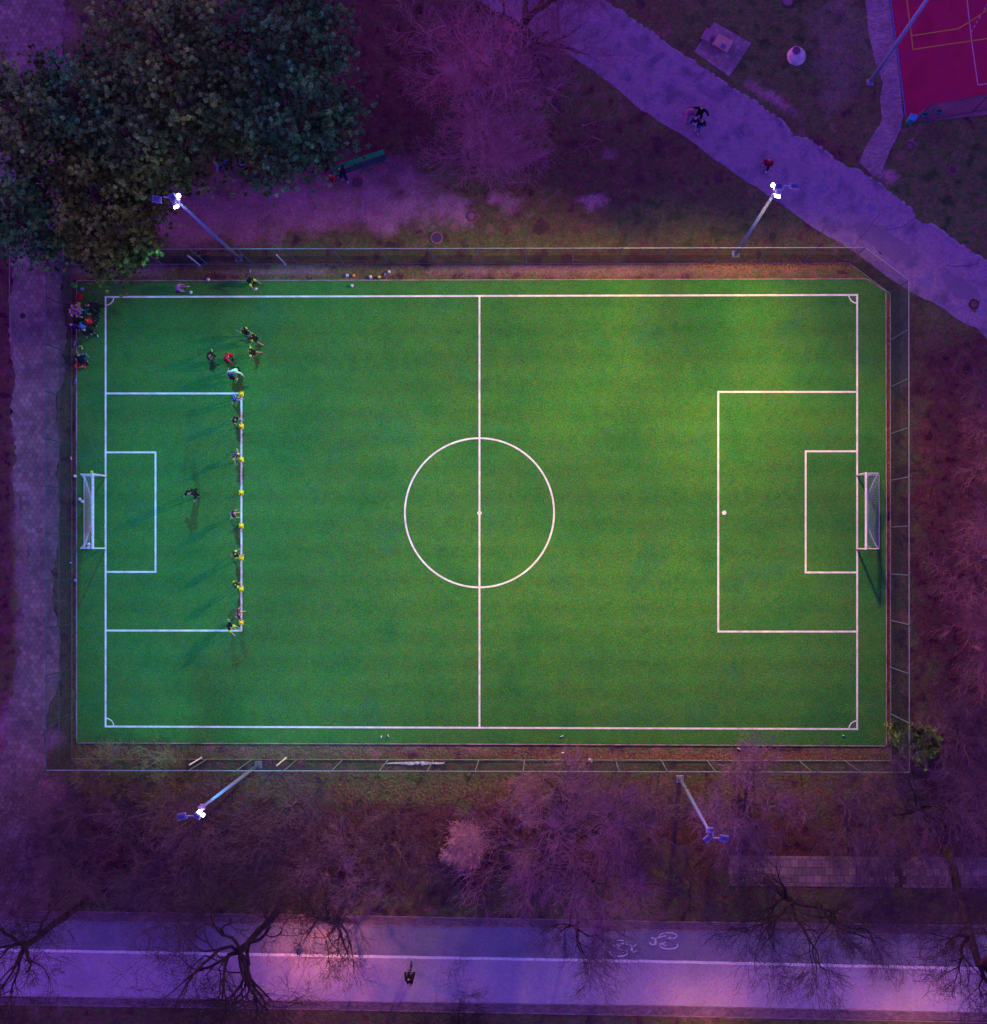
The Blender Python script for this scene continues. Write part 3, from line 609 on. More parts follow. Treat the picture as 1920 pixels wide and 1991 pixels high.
# street lamps along the road (warm light pools on the walkway)
def street_lamp(base, top, h, label, W, col=(1, .40, .16), tgt=None):
    root = empty('street_lamp', base, 0, label=label, cat='street lamp', group='street lamps along the road')
    d = Vector(top)-Vector(base); d.z = 0
    mb = MB(); mb.tube([(0, 0, 0), (0, 0, h*.5), (0, 0, h)], [.06, .05, .035], 10); mb.build('pole', galv, root, True)
    e = Vector((d.x, d.y, h+.1)); mb = MB(); mb.tube([(0, 0, h-.1), (d.x*.5, d.y*.5, h+.08), e], .03, 8); mb.build('arm', galv, root)
    mb = MB(); mb.lathe([(.05, .14), (.16, .06), (.19, -.04), (.17, -.06)], e, 14); hd = mb.build('lamp_head', paint((.2, .22, .42), .5), root, True)
    mb = MB(); mb.lathe([(.0, -.1), (.10, -.085), (.15, -.06)], e, 14); mb.build('lens', mat('warm_lens', [(1, .6, .4), (1, .7, .5)], 1, 1, .4, None, 0, (1, .5, .35, 6)), hd, True)
    b = Vector(base)+e; spot('street_lamp_beam', (b.x, b.y, b.z-.15), tgt if tgt is not None else (b.x, b.y, 0), W, col, 172, 1, .1)
street_lamp(at(622, 1782), at(611, 1803, 0), 4.3, 'small street lamp on a thin pole between the bare trees beside the cycle lane', 340, (1, .30, .20), tgt=at(655, 1890))
street_lamp(at(1370, 2006), at(1370, 1998), 4.3, 'street lamp below the road, under the pink patch of light on the left', 170, tgt=at(1365, 1935))
street_lamp(at(1770, 2016), at(1770, 2008), 4.3, 'street lamp below the road, under the pink patch of light on the right', 180, tgt=at(1775, 1940))
# ------------------------------------------------------------------ trees
bark_d = mat('dark_bark', [(.030, .018, .022), (.055, .034, .034)], 3, 5, .95, (8, .3)); tw_top = mat('rosy_twigs', [(.34, .12, .18), (.48, .18, .24), (.38, .20, .28)], 1.2, 4, .95, (6, .4)); bark_p = mat('pale_bark', [(.17, .08, .13), (.28, .14, .20)], 3, 4, .9, (8, .3))
def branches(mb, p, d, L_, r, lvl, rd, opt):
    tgt = opt['limb_mb'] if lvl <= 1 and 'limb_mb' in opt else mb
    """one limb of nseg pieces and the shoots it carries"""
    n = (6, 5, 4, 3, 3, 3)[lvl]; pts = [p]; rs = [r]; dd = d.copy(); q = p.copy()
    wob = opt.get('wob', .22)
    for i in range(n):
        dd = (dd+Vector((rd.gauss(0, wob), rd.gauss(0, wob), rd.gauss(0, wob*.7)+opt.get('up', .05)))).normalized()
        q = q+dd*(L_/n); pts.append(q.copy()); rs.append(max(opt.get('tip', .008), r*(1-(i+1)/n*.62)))
    tgt.tube(pts, rs, 6 if lvl < 1 else (4 if lvl < 3 else 3), cap=False)
    if lvl >= opt['levels']: return
    k = opt['kids'][min(lvl, len(opt['kids'])-1)]
    for j in range(k):
        t = rd.uniform(.3, 1) if j else 1.0; s = min(int(t*n), n-1); f = t*n-s
        a = pts[s].lerp(pts[s+1], f); ax = dd.cross(Vector((rd.gauss(0, 1), rd.gauss(0, 1), rd.gauss(0, 1)))).normalized()
        ang = R(rd.uniform(*opt.get('ang', (22, 62)))) if j else R(rd.uniform(5, 20))
        nd = (Quaternion(ax, ang) @ ((pts[s+1]-pts[s]).normalized()))
        if nd.z < -.2: nd.z *= .3; nd.normalize()
        branches(mb, a, nd, L_*rd.uniform(.52, .78), rs[s]*rd.uniform(.45, .62), lvl+1, rd, opt)
def bare_tree(base, h, spread, seed, label, trunk_r=.2, m=None, tm=None, trunk_h=.35, lean=(0, 0), levels=4, kids=(5, 5, 5, 4), limbs=5, name='bare_tree', group='bare trees and shrubs around the pitch', up=.05, wob=.22, zdir=(.5, 1.1), stems=1, cat='tree'):
    rd = rng(seed); root = empty(name, base, 0, label=label, cat=cat, group=group)
    top = Vector((lean[0], lean[1], h*trunk_h)); tb = MB(); cw = MB()
    lb = MB(); opt = dict(levels=levels, kids=kids, up=up, wob=wob, limb_mb=lb, tip=.0078)
    n = 5; pts = [Vector((0, 0, -.1))]
    for i in range(1, n+1): pts.append(Vector((top.x*i/n+rd.gauss(0, .04)*h*.1, top.y*i/n+rd.gauss(0, .04)*h*.1, top.z*i/n)))
    tb.tube(pts, [trunk_r*(1.25 if i == 0 else 1)*(1-.35*i/n) for i in range(n+1)], 9)
    tb.build('trunk', tm or m or bark_d, root, True)
    for i in range(limbs):
        a = 2*math.pi*(i+rd.uniform(-.3, .3))/limbs; z = rd.uniform(*zdir)
        d = Vector((math.cos(a)*spread, math.sin(a)*spread, z*h*.5)); L_ = d.length*.62; d.normalize()
        d = (d+Vector((lean[0], lean[1], 0))*.06).normalized()
        st = pts[rd.choice([n-1, n, n])] if i else pts[n]
        branches(cw, st, d, L_, trunk_r*.5, 0, rd, opt)
    lb.build('limbs', tm or m or bark_d, root, True); cw.build('crown', m or bark_d, root)
    return root
tw_p = mat('purple_twigs', [(.17, .08, .16), (.26, .13, .23)], 2, 4, .95, (6, .3)); tw_d = mat('dark_twigs', [(.085, .05, .09), (.15, .08, .13)], 1, 4, .95, (6, .4))
tw_pk = mat('pink_twigs', [(.17, .055, .105), (.25, .09, .14), (.20, .11, .17)], 1.2, 4, .95, (6, .4)); tw_lit = mat('lamplit_twigs', [(.12, .10, .05), (.24, .19, .10)], 1, 4, .95, (6, .3))  # second twig colour is paler, with the floodlight on it painted in
G1 = 'bare trees and shrubs around the pitch'
bare_tree(at(948, 262), 9.0, 5.0, 11, 'wide pinkish bare tree above the pitch, between the pines and the asphalt path', .15, tw_top, mat('silver_bark', [(.26, .16, .24), (.42, .27, .36)], 3, 4, .9, (8, .3)), .42, levels=4, kids=(7, 6, 6, 5), limbs=9, zdir=(.1, 1.0))
bare_tree(at(1003, 135), 12, 4.6, 12, 'bare tree with a thick brown trunk at the top edge, beside the asphalt path', .42, tw_pk, mat('brown_bark', [(.07, .03, .025), (.14, .07, .05)], 2, 5, .95, (7, .3)), .6, (.9, 0), levels=4, kids=(6, 5, 5, 4), limbs=7, zdir=(-.05, .7))
bare_tree(at(1085, 60), 8, 2.8, 13, 'slim bare tree leaning over the asphalt path at the top edge', .12, tw_p, None, .4, levels=4, kids=(5, 5, 4), limbs=5)
bare_tree(at(168, 1752), 11, 4.3, 21, 'dark bare tree reaching over the road at the far lower left', .27, bark_d, None, .55, (-1.2, -.8), levels=4, kids=(6, 5, 5, 4), limbs=6, zdir=(.3, 1.0))
bare_tree(at(556, 1752), 10, 6.6, 22, 'largest dark bare tree spreading crooked limbs over the road', .27, bark_d, None, .5, (-1.7, -1.6), levels=4, kids=(6, 5, 4, 3), limbs=9, zdir=(-.1, .6), wob=.34)
bare_tree(at(672, 1745), 8.5, 3.2, 23, 'dark bare tree fanning out over the road, right of the largest one', .24, bark_d, None, .35, (0, -.7), levels=4, kids=(5, 4, 4, 3), limbs=7, zdir=(.2, .9))
bare_tree(at(690, 1690), 6.5, 2.9, 24, 'purple bare tree behind the fan-shaped one by the road', .14, tw_p, bark_d, .2, levels=4, kids=(6, 5, 5, 4), limbs=7, zdir=(.3, 1.2))
bare_tree(at(1088, 1612), 9.5, 4.1, 25, 'broad dense purple bare tree in the middle below the pitch', .22, tw_p, bark_d, .28, levels=4, kids=(6, 6, 5, 4), limbs=9, zdir=(.3, 1.2))
bare_tree(at(1085, 1530), 4.5, 2.9, 35, 'low purple bare tree touching the lower fence', .12, tw_p, bark_d, .15, levels=4, kids=(6, 5, 5, 4), limbs=8, zdir=(.2, 1.0))
bare_tree(at(1118, 1760), 8, 2.6, 26, 'dark bare tree whose twigs hang over the worn bicycle symbol', .16, tw_d, bark_d, .35, (.1, -.6), levels=4, kids=(5, 5, 5, 3), limbs=6, zdir=(.2, 1))
bare_tree(at(1205, 1585), 7, 3.2, 27, 'purple bare tree right of the broad one, left of the unlit mast', .15, tw_d, None, .3, levels=4, kids=(6, 5, 5, 4), limbs=7)
bare_tree(at(1440, 1545), 7, 3.3, 28, 'rounded purple bare tree right of the unlit floodlight mast', .18, tw_p, bark_d, .28, levels=4, kids=(6, 6, 5, 4), limbs=8, zdir=(.3, 1.1))
bare_tree(at(1492, 1712), 10, 3.8, 29, 'dark forked bare tree growing beside the slab paving', .26, bark_d, None, .35, (.9, -.3), levels=4, kids=(6, 5, 5, 4), limbs=5, zdir=(.2, .9))
bare_tree(at(1592, 1755), 7.5, 3.2, 30, 'bare tree fanning twigs over the road between the two pink light patches', .15, tw_d, bark_d, .3, (.2, -.5), levels=4, kids=(5, 5, 5, 3), limbs=6)
bare_tree(at(1843, 1650), 15, 3.7, 31, 'tallest dark bare tree, its long trunk leaning across the road at the far lower right', .30, bark_d, None, .70, (-2.2, -3.8), levels=4, kids=(6, 5, 5, 4), limbs=7, zdir=(-.2, .6))
bare_tree(at(1770, 1560), 8, 3.8, 32, 'dark bare tree above the slab paving, near the lower right fence corner', .18, tw_d, bark_d, .3, levels=4, kids=(6, 5, 5, 4), limbs=7)
bare_tree(at(1640, 1560), 6, 3.0, 33, 'low dark bare tree between the rounded one and the fence corner', .13, tw_d, None, .25, levels=4, kids=(6, 5, 4, 4), limbs=7)
bare_tree(at(900, 2010), 7, 2.6, 34, 'small dark bare tree poking over the lower edge of the road', .15, bark_d, None, .3, (-.5, 1.0), levels=4, kids=(6, 5, 5, 4), limbs=5, zdir=(.2, .9))
bare_tree(at(1175, 2020), 5, 2.4, 36, 'twiggy bare tree at the bottom edge, below the pink light patch', .1, tw_d, None, .3, (0, .8), levels=3, kids=(5, 5, 4), limbs=5)
for i, (x, y, h, sp_, m_, lab) in enumerate([
    (70, 1590, 6, 3.2, tw_d, 'dark bare shrub at the left edge beside the end of the hexagon path'), (185, 1560, 6, 3.0, tw_d, 'bare shrub below the lower left fence corner'),
    (345, 1530, 4.2, 2.3, tw_lit, 'bare shrub whose pale twigs are caught by the lower left floodlight'), (300, 1640, 7, 3.6, tw_d, 'bare shrub left of the base of the thicket, under the lit lamp head'),
    (455, 1600, 7, 3.4, tw_d, 'bare shrub between the lamp head and the largest tree'), (575, 1560, 5.5, 3.0, tw_d, 'bare shrub right of the lower left mast, close to the fence'),
    (130, 1680, 7.5, 3.4, tw_d, 'bare shrub behind the far left tree by the road'), (405, 1690, 6.5, 3.2, tw_d, 'dark bare shrub behind the largest tree by the road'),
    (225, 1490, 3.2, 1.8, tw_lit, 'low pale bare shrub pressed against the lower fence at the left'), (560, 1650, 6, 3, tw_d, 'bare shrub just above the trunk of the largest tree'),
    (770, 1640, 4.5, 2.4, tw_d, 'bare shrub left of the pale sand patch'), (1345, 1700, 3.5, 1.9, tw_d, 'bare shrub above the clear bicycle symbol, left of the slab paving'),
    (1720, 1730, 5, 2.6, tw_d, 'bare shrub between the slab paving and the cycle lane'), (1860, 1760, 6, 2.6, tw_d, 'bare shrub at the foot of the tallest tree')]):
    bare_tree(at(x, y), h, sp_, 50+i, lab, .08, m_, None, .12, levels=4, kids=(6, 5, 4, 3), limbs=8, name='bare_shrub', zdir=(.2, 1.3), cat='shrub')
for i, (x, y, h, sp_, m_, lab) in enumerate([
    (1915, 1085, 8, 3.4, tw_pk, 'pink bare tree at the right edge level with the right-hand goal'), (1915, 850, 5.5, 2.6, tw_pk, 'pink bare shrub at the right edge above the goal'),
    (1895, 1260, 6, 2.8, tw_pk, 'pink bare shrub at the right edge below the goal'), (1850, 1420, 5, 2.6, tw_d, 'dark bare shrub right of the lower right corner flag arc')]):
    bare_tree(at(x, y), h, sp_, 80+i, lab, .14, m_, bark_p if i == 0 else None, .3, levels=4, kids=(6, 5, 5, 4), limbs=7)
bare_tree(at(904, 1645), 1.3, 1.35, 95, 'small pale pink bush standing alone on bare soil below the pitch', .03, mat('pale_pink_twigs', [(.42, .2, .28), (.6, .32, .4)], 3, 4, .95, (6, .3)), None, .1, levels=3, kids=(7, 6, 5), limbs=16, name='dry_bush', zdir=(.05, 1.6), cat='bush')
# --- evergreen trees: tufts of needles on real limbs
foliage = mat('pine_needles', [(.20, .40, .11), (.27, .52, .125), (.36, .57, .13)], .35, 5, .9, (3, .2), attr='tone', spec=.1)
foliage_d = mat('dark_pine_needles', [(.11, .40, .13), (.15, .50, .15), (.21, .54, .14)], .35, 5, .9, (3, .2), attr='tone', spec=.1)
foliage_lit = mat('lamplit_pine_needles', [(.22, .34, .07), (.32, .46, .085), (.40, .50, .09)], .35, 5, .9, (3, .2), attr='tone', spec=.1)  # the floodlight's yellow-green is put into this needle colour
bark = mat('pine_bark', [(.04, .02, .02), (.09, .045, .04)], 2, 5, .95, (7, .3))
def pine(base, h, rad, seed, label, m, tufts=760, low_=.32, tr=.24, name='pine_tree', group='pine trees at the upper left', tuft_r=.205, cat='tree'):
    rd = np.random.RandomState(seed); pr = rng(seed); root = empty(name, base, 0, label=label, cat=cat, group=group)
    tb = MB(); tb.tube([(0, 0, -.1), (pr.gauss(0, .15), pr.gauss(0, .15), h*.5), (pr.gauss(0, .2), pr.gauss(0, .2), h*.93)], [tr*1.2, tr*.75, tr*.2], 9); tb.build('trunk', bark, root, True)
    lm = MB(); cent = []; nl = 46
    for i in range(nl):
        f = low_+(1-low_)*(i/nl)**.9; z0 = h*f*.93; a = i*2.399+pr.uniform(-.4, .4)
        prof = math.sin(math.pi*min(1, (1-f)/(1-low_)*.62+.14))**.8
        L_ = rad*prof*pr.uniform(.62, 1.15); rise = pr.uniform(-.05, .35)*L_
        e = Vector((math.cos(a)*L_, math.sin(a)*L_, z0+rise)); s = Vector((0, 0, z0*.96))
        mid = s.lerp(e, .5)+Vector((0, 0, -.08*L_)); lm.tube([s, mid, e], [tr*.22, tr*.14, .02], 4, cap=False)
        kk_ = max(3, int(tufts*3.2/nl*prof*1.15*pr.uniform(.7, 1.2)))
        for j in range(kk_):
            t = pr.uniform(.32, 1.04)**.8; c = s.lerp(e, t); wd = .16*L_+.42*(t)*L_*.34+.15
            c = c+Vector((pr.gauss(0, wd*.55), pr.gauss(0, wd*.55), pr.gauss(.05, .22)))
            cent.append(((c.x, c.y, c.z), (e-s).normalized()))
            if j % 2 == 0: lm.tube([s.lerp(e, max(0, t-.12)), c], [.02, .008], 3, cap=False)
    lm.build('limbs', bark, root)
    K = 60; n = len(cent); C = np.array([c[0] for c in cent])
    d = rd.normal(size=(n, K, 3)); Lm = np.array([[c[1].x, c[1].y, .15] for c in cent])[:, None, :]; d = d*.75+Lm*.75; d[:, :, 2] = np.abs(d[:, :, 2])*.8-.15+.1*rd.normal(size=(n, K)); d /= np.linalg.norm(d, axis=2, keepdims=True)
    Rr = tuft_r*rd.uniform(.6, 1.15, (n, 1, 1))*rd.uniform(.7, 1.05, (n, K, 1))
    side = np.cross(d, rd.normal(size=(n, K, 3))); side /= np.linalg.norm(side, axis=2, keepdims=True)
    wdt = .019*rd.uniform(.8, 1.5, (n, K, 1)); c0 = C[:, None, :]
    tip = c0+d*Rr; m1 = c0+d*Rr*.45+side*wdt; m2 = c0+d*Rr*.45-side*wdt; st = c0+d*Rr*.05
    V = np.stack([st, m1, tip, m2], 2).reshape(-1, 3); q = np.arange(n*K)*4
    Fc = np.stack([q, q+1, q+2, q+3], 1)
    me = bpy.data.meshes.new('crown'); me.vertices.add(len(V)); me.vertices.foreach_set('co', V.astype(np.float32).ravel())
    me.loops.add(Fc.size); me.loops.foreach_set('vertex_index', Fc.ravel().astype(np.int32)); me.polygons.add(len(Fc)); me.polygons.foreach_set('loop_start', np.arange(0, Fc.size, 4, dtype=np.int32))
    me.update(calc_edges=True); me.validate()
    tone = rd.uniform(.35, 1.5, (n, 1, 1))*(.8+.4*np.sin(C[:, :1]*1.9+seed)[:, None, :]*np.sin(C[:, 1:2]*1.7)[:, None, :])*rd.uniform(.8, 1.2, (n, K, 1)); hue = np.concatenate([rd.uniform(.8, 1.3, (n, 1, 1)), np.ones((n, 1, 1)), rd.uniform(.7, 1.3, (n, 1, 1))], 2)
    col = np.concatenate([np.broadcast_to(tone*hue, (n, K, 3)), np.ones((n, K, 1))], 2); col = np.repeat(col.reshape(-1, 4), 4, axis=0)
    ca = me.color_attributes.new('tone', 'FLOAT_COLOR', 'CORNER')
    if len(col) == len(me.loops): ca.data.foreach_set('color', col.astype(np.float32).ravel())
    me.materials.append(m); o = bpy.data.objects.new('crown', me); COL.objects.link(o); o.parent = root
    return root
def crown_at(px, py, z): v = at(px, py, z); return Vector((v.x, v.y, 0))
for i, (x, y, h, r, m_, n_, lab) in enumerate([
    (60, 240, 13, 3.7, foliage, 800, 'pine tree at the left edge, beside the hexagon path'), (25, 420, 11, 3.0, foliage_d, 560, 'dark pine tree overhanging the left edge above the hexagon path'),
    (330, 110, 14, 4.6, foliage, 1150, 'broad olive-green pine tree at the top edge'), (205, 395, 10.5, 3.6, foliage_lit, 850, 'pine tree beside the upper left floodlight, lit yellow-green by it'),
    (205, 468, 8, 2.3, foliage_lit, 380, 'low pine tree hanging over the upper left corner of the pitch'), (430, 205, 12, 3.3, foliage, 720, 'pine tree in the middle of the group, over the people standing below'),
    (572, 220, 13, 3.6, foliage_d, 880, 'dark blue-green pine tree nearest the green bench'), (560, 40, 14, 3.8, foliage_d, 760, 'darkest pine tree at the top edge, left of the bare tree'),
    (170, 210, 12.5, 3.4, foliage_d, 620, 'dark pine tree between the left edge and the broad olive one'), (275, 285, 12, 3.0, foliage, 560, 'pine tree left of the standing people')]):
    pine(crown_at(x, y, h*.68), h, r, 100+i, lab, m_, n_)
pine(at(1752, 1428), 1.9, 1.0, 130, 'small dark green evergreen bush at the lower right fence corner', foliage, 90, .05, .05, 'evergreen_bush', None, .26, 'bush')
pine(at(1783, 1440), 2.2, 1.15, 131, 'dark green evergreen bush outside the lower right fence corner', foliage, 120, .05, .05, 'evergreen_bush', None, .26, 'bush')
# ------------------------------------------------------------------ people
def skin_mesh(verts, edges, radii, root_i=0, sub=1):
    me = bpy.data.meshes.new('tmp'); me.from_pydata(verts, edges, []); o = bpy.data.objects.new('tmp', me); COL.objects.link(o)
    md = o.modifiers.new('s', 'SKIN'); md.use_smooth_shade = True
    for i, sv in enumerate(me.skin_vertices[0].data): sv.radius = radii[i] if hasattr(radii[i], '__len__') else (radii[i],)*2; sv.use_root = (i == root_i)
    if sub: sb = o.modifiers.new('u', 'SUBSURF'); sb.levels = sub; sb.render_levels = sub
    dg = bpy.context.evaluated_depsgraph_get(); ev = o.evaluated_get(dg); out = bpy.data.meshes.new_from_object(ev)
    bpy.data.objects.remove(o); bpy.data.meshes.remove(me); return out
SKIN_M = paint((.55, .32, .27), .6)
def person(px, py, face, h, label, top=(.03, .03, .035), legs=(.02, .02, .03), shoes=(.03, .03, .03), hair=(.03, .02, .02), sleeve=None, shorts=False, lean=0, arm=((10, 0, 15), (10, 0, 15)), leg=((0, 0), (0, 0)),
           stoop=0, group='people on and around the pitch', sit=0, socks=None, cap=None, zoff=TZ, hold=None, bare_arm=False, zc=.9):
    """face: direction in the picture the person looks to, degrees (0 right, 90 up). arm: (forward swing, elbow bend, side lift); leg: (hip flex, knee bend)"""
    b = at(px, py, zc); g = Vector((b.x, b.y, zoff)); root = empty('person', g, R(face-90), label=label, cat='person', group=group)
    s = h*1.06/1.75; ln_ = R(lean); D = lambda sw, side, k=1: Vector((math.sin(R(side))*k, math.sin(R(sw))*math.cos(R(side)), -math.cos(R(sw))*math.cos(R(side))))
    T, Sh = .43*s, .42*s
    # leg lengths decide the pelvis height: the lower foot touches the ground
    feet = []; LJ = []
    for i, (hip, kn) in enumerate(leg):
        sd_ = -1 if i == 0 else 1; hp_ = Vector((sd_*.09*s, 0, 0)); kne = hp_+D(hip, 6, sd_)*T; ank = kne+D(hip-kn, 1, sd_)*Sh; LJ.append((hp_, kne, ank)); feet.append(ank.z)
    pz = -min(feet)+.08*s; pel = Vector((0, 0, pz))
    upv = Vector((0, math.sin(ln_), math.cos(ln_))); spine = pel+upv*.16*s; chest = pel+upv*.36*s; neck = pel+upv*.52*s
    hv = Vector((0, math.sin(ln_*.75), math.cos(ln_*.75))); hb = neck+hv*.07*s; hm = neck+hv*.15*s+Vector((0, .015*s, 0)); ht = neck+hv*.245*s
    V = []; E = []; Rd = []
    def add(v, r, par=None):
        V.append(tuple(v)); Rd.append(r if hasattr(r, '__len__') else (r, r)); 
        if par is not None: E.append((par, len(V)-1))
        return len(V)-1
    a0 = add(pel, (.13*s, .10*s)); a1 = add(spine, (.125*s, .095*s), a0); a2 = add(chest, (.15*s, .105*s), a1); a3 = add(neck, .055*s, a2); a4 = add(hb, .058*s, a3); a5 = add(hm, (.078*s, .092*s), a4); a6 = add(ht, (.055*s, .065*s), a5)
    nz_ = hm+Vector((0, math.cos(ln_*.75), -math.sin(ln_*.75)))*.115*s-hv*.02*s; add(nz_, .012*s, a5)
    for sd_ in (-1, 1): add(hm+Vector((sd_*.088*s, 0, 0)), .014*s, a5)
    J = {}
    for i, (sw, el, lift) in enumerate(arm):
        sd_ = -1 if i == 0 else 1; shd = chest+upv*.10*s+Vector((sd_*.185*s, 0, 0))
        j0 = add(shd, .055*s, a2); dr = D(sw, lift, sd_); elb = shd+dr*.29*s; j1 = add(elb, .04*s, j0)
        d2 = D(sw+el, lift*.5, sd_); wr = elb+d2*.25*s; j2 = add(wr, .027*s, j1); pm_ = wr+d2*.06*s; j3 = add(pm_, (.038*s, .016*s), j2)
        sidev = Vector((0, 1, 0)) if abs(d2.y) < .7 else Vector((1, 0, 0))
        for k, (off, fl) in enumerate(((-.027, .07), (-.009, .08), (.009, .076), (.027, .062))):
            p1 = pm_+d2*.045*s+sidev*off*s; f1 = add(p1, .0085*s, j3); p2 = p1+(d2*.8+Vector((-sd_*.35, .15, 0))).normalized()*fl*.5*s; f2 = add(p2, .008*s, f1); add(p2+(d2*.6+Vector((-sd_*.7, .1, 0))).normalized()*fl*.45*s, .0065*s, f2)
        t1 = add(wr+d2*.03*s+sidev*.045*s, .0095*s, j3); add(wr+d2*.06*s+sidev*.075*s, .008*s, t1)
        J[i] = (shd, elb, wr)
    for i, (hp_, kne, ank) in enumerate(LJ):
        hp_, kne, ank = pel+hp_+Vector((0, 0, -.03*s)), pel+kne, pel+ank
        q0 = add(hp_, .082*s, a0); q1 = add(kne, .054*s, q0); q2 = add(ank, .038*s, q1); toe = ank+Vector((0, .14*s, -.045*s)); add(toe, .034*s, q2); J[10+i] = (hp_, kne, ank, toe)
    me = skin_mesh(V, E, Rd, 0, 1); me.name = 'body'; me.materials.append(SKIN_M); me.materials.append(paint((.02, .015, .015), .4)); me.materials.append(paint((.35, .1, .1), .5))
    bm = bmesh.new(); bm.from_mesh(me); fw = Vector((0, math.cos(ln_*.75), -math.sin(ln_*.75)))
    for sd_ in (-1, 1):
        r = bmesh.ops.create_icosphere(bm, subdivisions=1, radius=.012*s, matrix=Matrix.Translation(hm+fw*.088*s+Vector((sd_*.032*s, 0, 0))+hv*.012*s))
        for v in r['verts']:
            for f in v.link_faces: f.material_index = 1
    r = bmesh.ops.create_cube(bm, size=1, matrix=Matrix.Translation(hm+fw*.088*s-hv*.052*s) @ Matrix.Diagonal((.045*s, .012*s, .01*s, 1)))
    for v in r['verts']:
        for f in v.link_faces: f.material_index = 2
    bm.to_mesh(me); bm.free()
    for f in me.polygons: f.use_smooth = True
    def part(nme, me_, c, par=root):
        me_.name = nme; me_.materials.clear(); me_.materials.append(paint(c, .85)); o = bpy.data.objects.new(nme, me_); COL.objects.link(o); o.parent = par
        for f in me_.polygons: f.use_smooth = True
        return o
    bo = bpy.data.objects.new('body', me); COL.objects.link(bo); bo.parent = root
    k = .034*s
    # top
    Vs = [pel-upv*.03*s, spine, chest, chest+upv*.11*s, J[0][0], J[0][0].lerp(J[0][1], .75), J[1][0], J[1][0].lerp(J[1][1], .75)]
    Es = [(0, 1), (1, 2), (2, 3), (2, 4), (4, 5), (2, 6), (6, 7)]; Rs = [(.135*s+k, .105*s+k), (.13*s+k, .1*s+k), (.155*s+k, .11*s+k), .075*s, .062*s+k, .05*s+k, .062*s+k, .05*s+k]
    if not bare_arm:
        Vs += [J[0][1], J[0][2], J[1][1], J[1][2]]; Es += [(5, 8), (8, 9), (7, 10), (10, 11)]; Rs += [.045*s+k, .032*s+k, .045*s+k, .032*s+k]
    part('shirt', skin_mesh([tuple(v) for v in Vs], Es, Rs), top)
    if sleeve:
        for i in (0, 1):
            sh_, el_, wr_ = J[i]; part('sleeve', skin_mesh([tuple(sh_+Vector((0, 0, .02*s))), tuple(sh_.lerp(el_, .5)), tuple(el_)], [(0, 1), (1, 2)], [.082*s+k, .075*s+k, .062*s+k]), sleeve)
    for i in (0, 1): pass
    hL, kL, aL, tL = J[10]; hR_, kR, aR, tR = J[11]; e_ = .55 if shorts else 1.0
    if shorts: Vs = [pel, hL, hL.lerp(kL, .7), hR_, hR_.lerp(kR, .7)]; Es = [(0, 1), (1, 2), (0, 3), (3, 4)]; Rs = [(.135*s+k, .105*s+k), .088*s+k, .07*s+k, .088*s+k, .07*s+k]
    else: Vs = [pel, hL, kL, kL.lerp(aL, .93), hR_, kR, kR.lerp(aR, .93)]; Es = [(0, 1), (1, 2), (2, 3), (0, 4), (4, 5), (5, 6)]; Rs = [(.135*s+k, .105*s+k), .086*s+k, .058*s+k, .045*s+k, .086*s+k, .058*s+k, .045*s+k]
    part('shorts' if shorts else 'trousers', skin_mesh([tuple(v) for v in Vs], Es, Rs), legs)
    for kn_, an_, to_ in ((kL, aL, tL), (kR, aR, tR)):
        part('shoe', skin_mesh([tuple(an_+Vector((0, -.05*s, -.04*s))), tuple(an_+Vector((0, .04*s, -.04*s))), tuple(to_+Vector((0, .05*s, 0)))], [(0, 1), (1, 2)], [.042*s, .048*s, .040*s]), shoes)
        if socks: part('sock', skin_mesh([tuple(kn_.lerp(an_, .3)), tuple(kn_.lerp(an_, .9))], [(0, 1)], [.053*s, .043*s]), socks)
    hc = hm+hv*.025*s-fw*.015*s
    part('cap' if cap else 'hair', skin_mesh([tuple(hc-fw*.035*s-hv*.05*s), tuple(hc), tuple(hc+hv*.055*s)], [(0, 1), (1, 2)], [(.075*s, .06*s), (.094*s, .1*s), (.078*s, .085*s)]), cap or hair)
    return root, J, g
NEON = (.45, .85, .04); BLK = (.008, .008, .010); SKP = (.6, .35, .3)
run = ((28, 35), (-18, 30)); run2 = ((-20, 35), (30, 25)); std = ((2, 3), (-3, 3)); wide = ((12, 8), (-10, 10)); squat = ((70, 105), (60, 100))
A1 = ((35, 60, 15), (-25, 60, 15)); A2 = ((-25, 50, 20), (40, 60, 15)); AD = ((12, 25, 14), (8, 25, 14)); AO = ((10, 20, 55), (10, 20, 60)); AF = ((60, 30, 20), (55, 30, 20))
PP = 'players and coaches on the pitch'
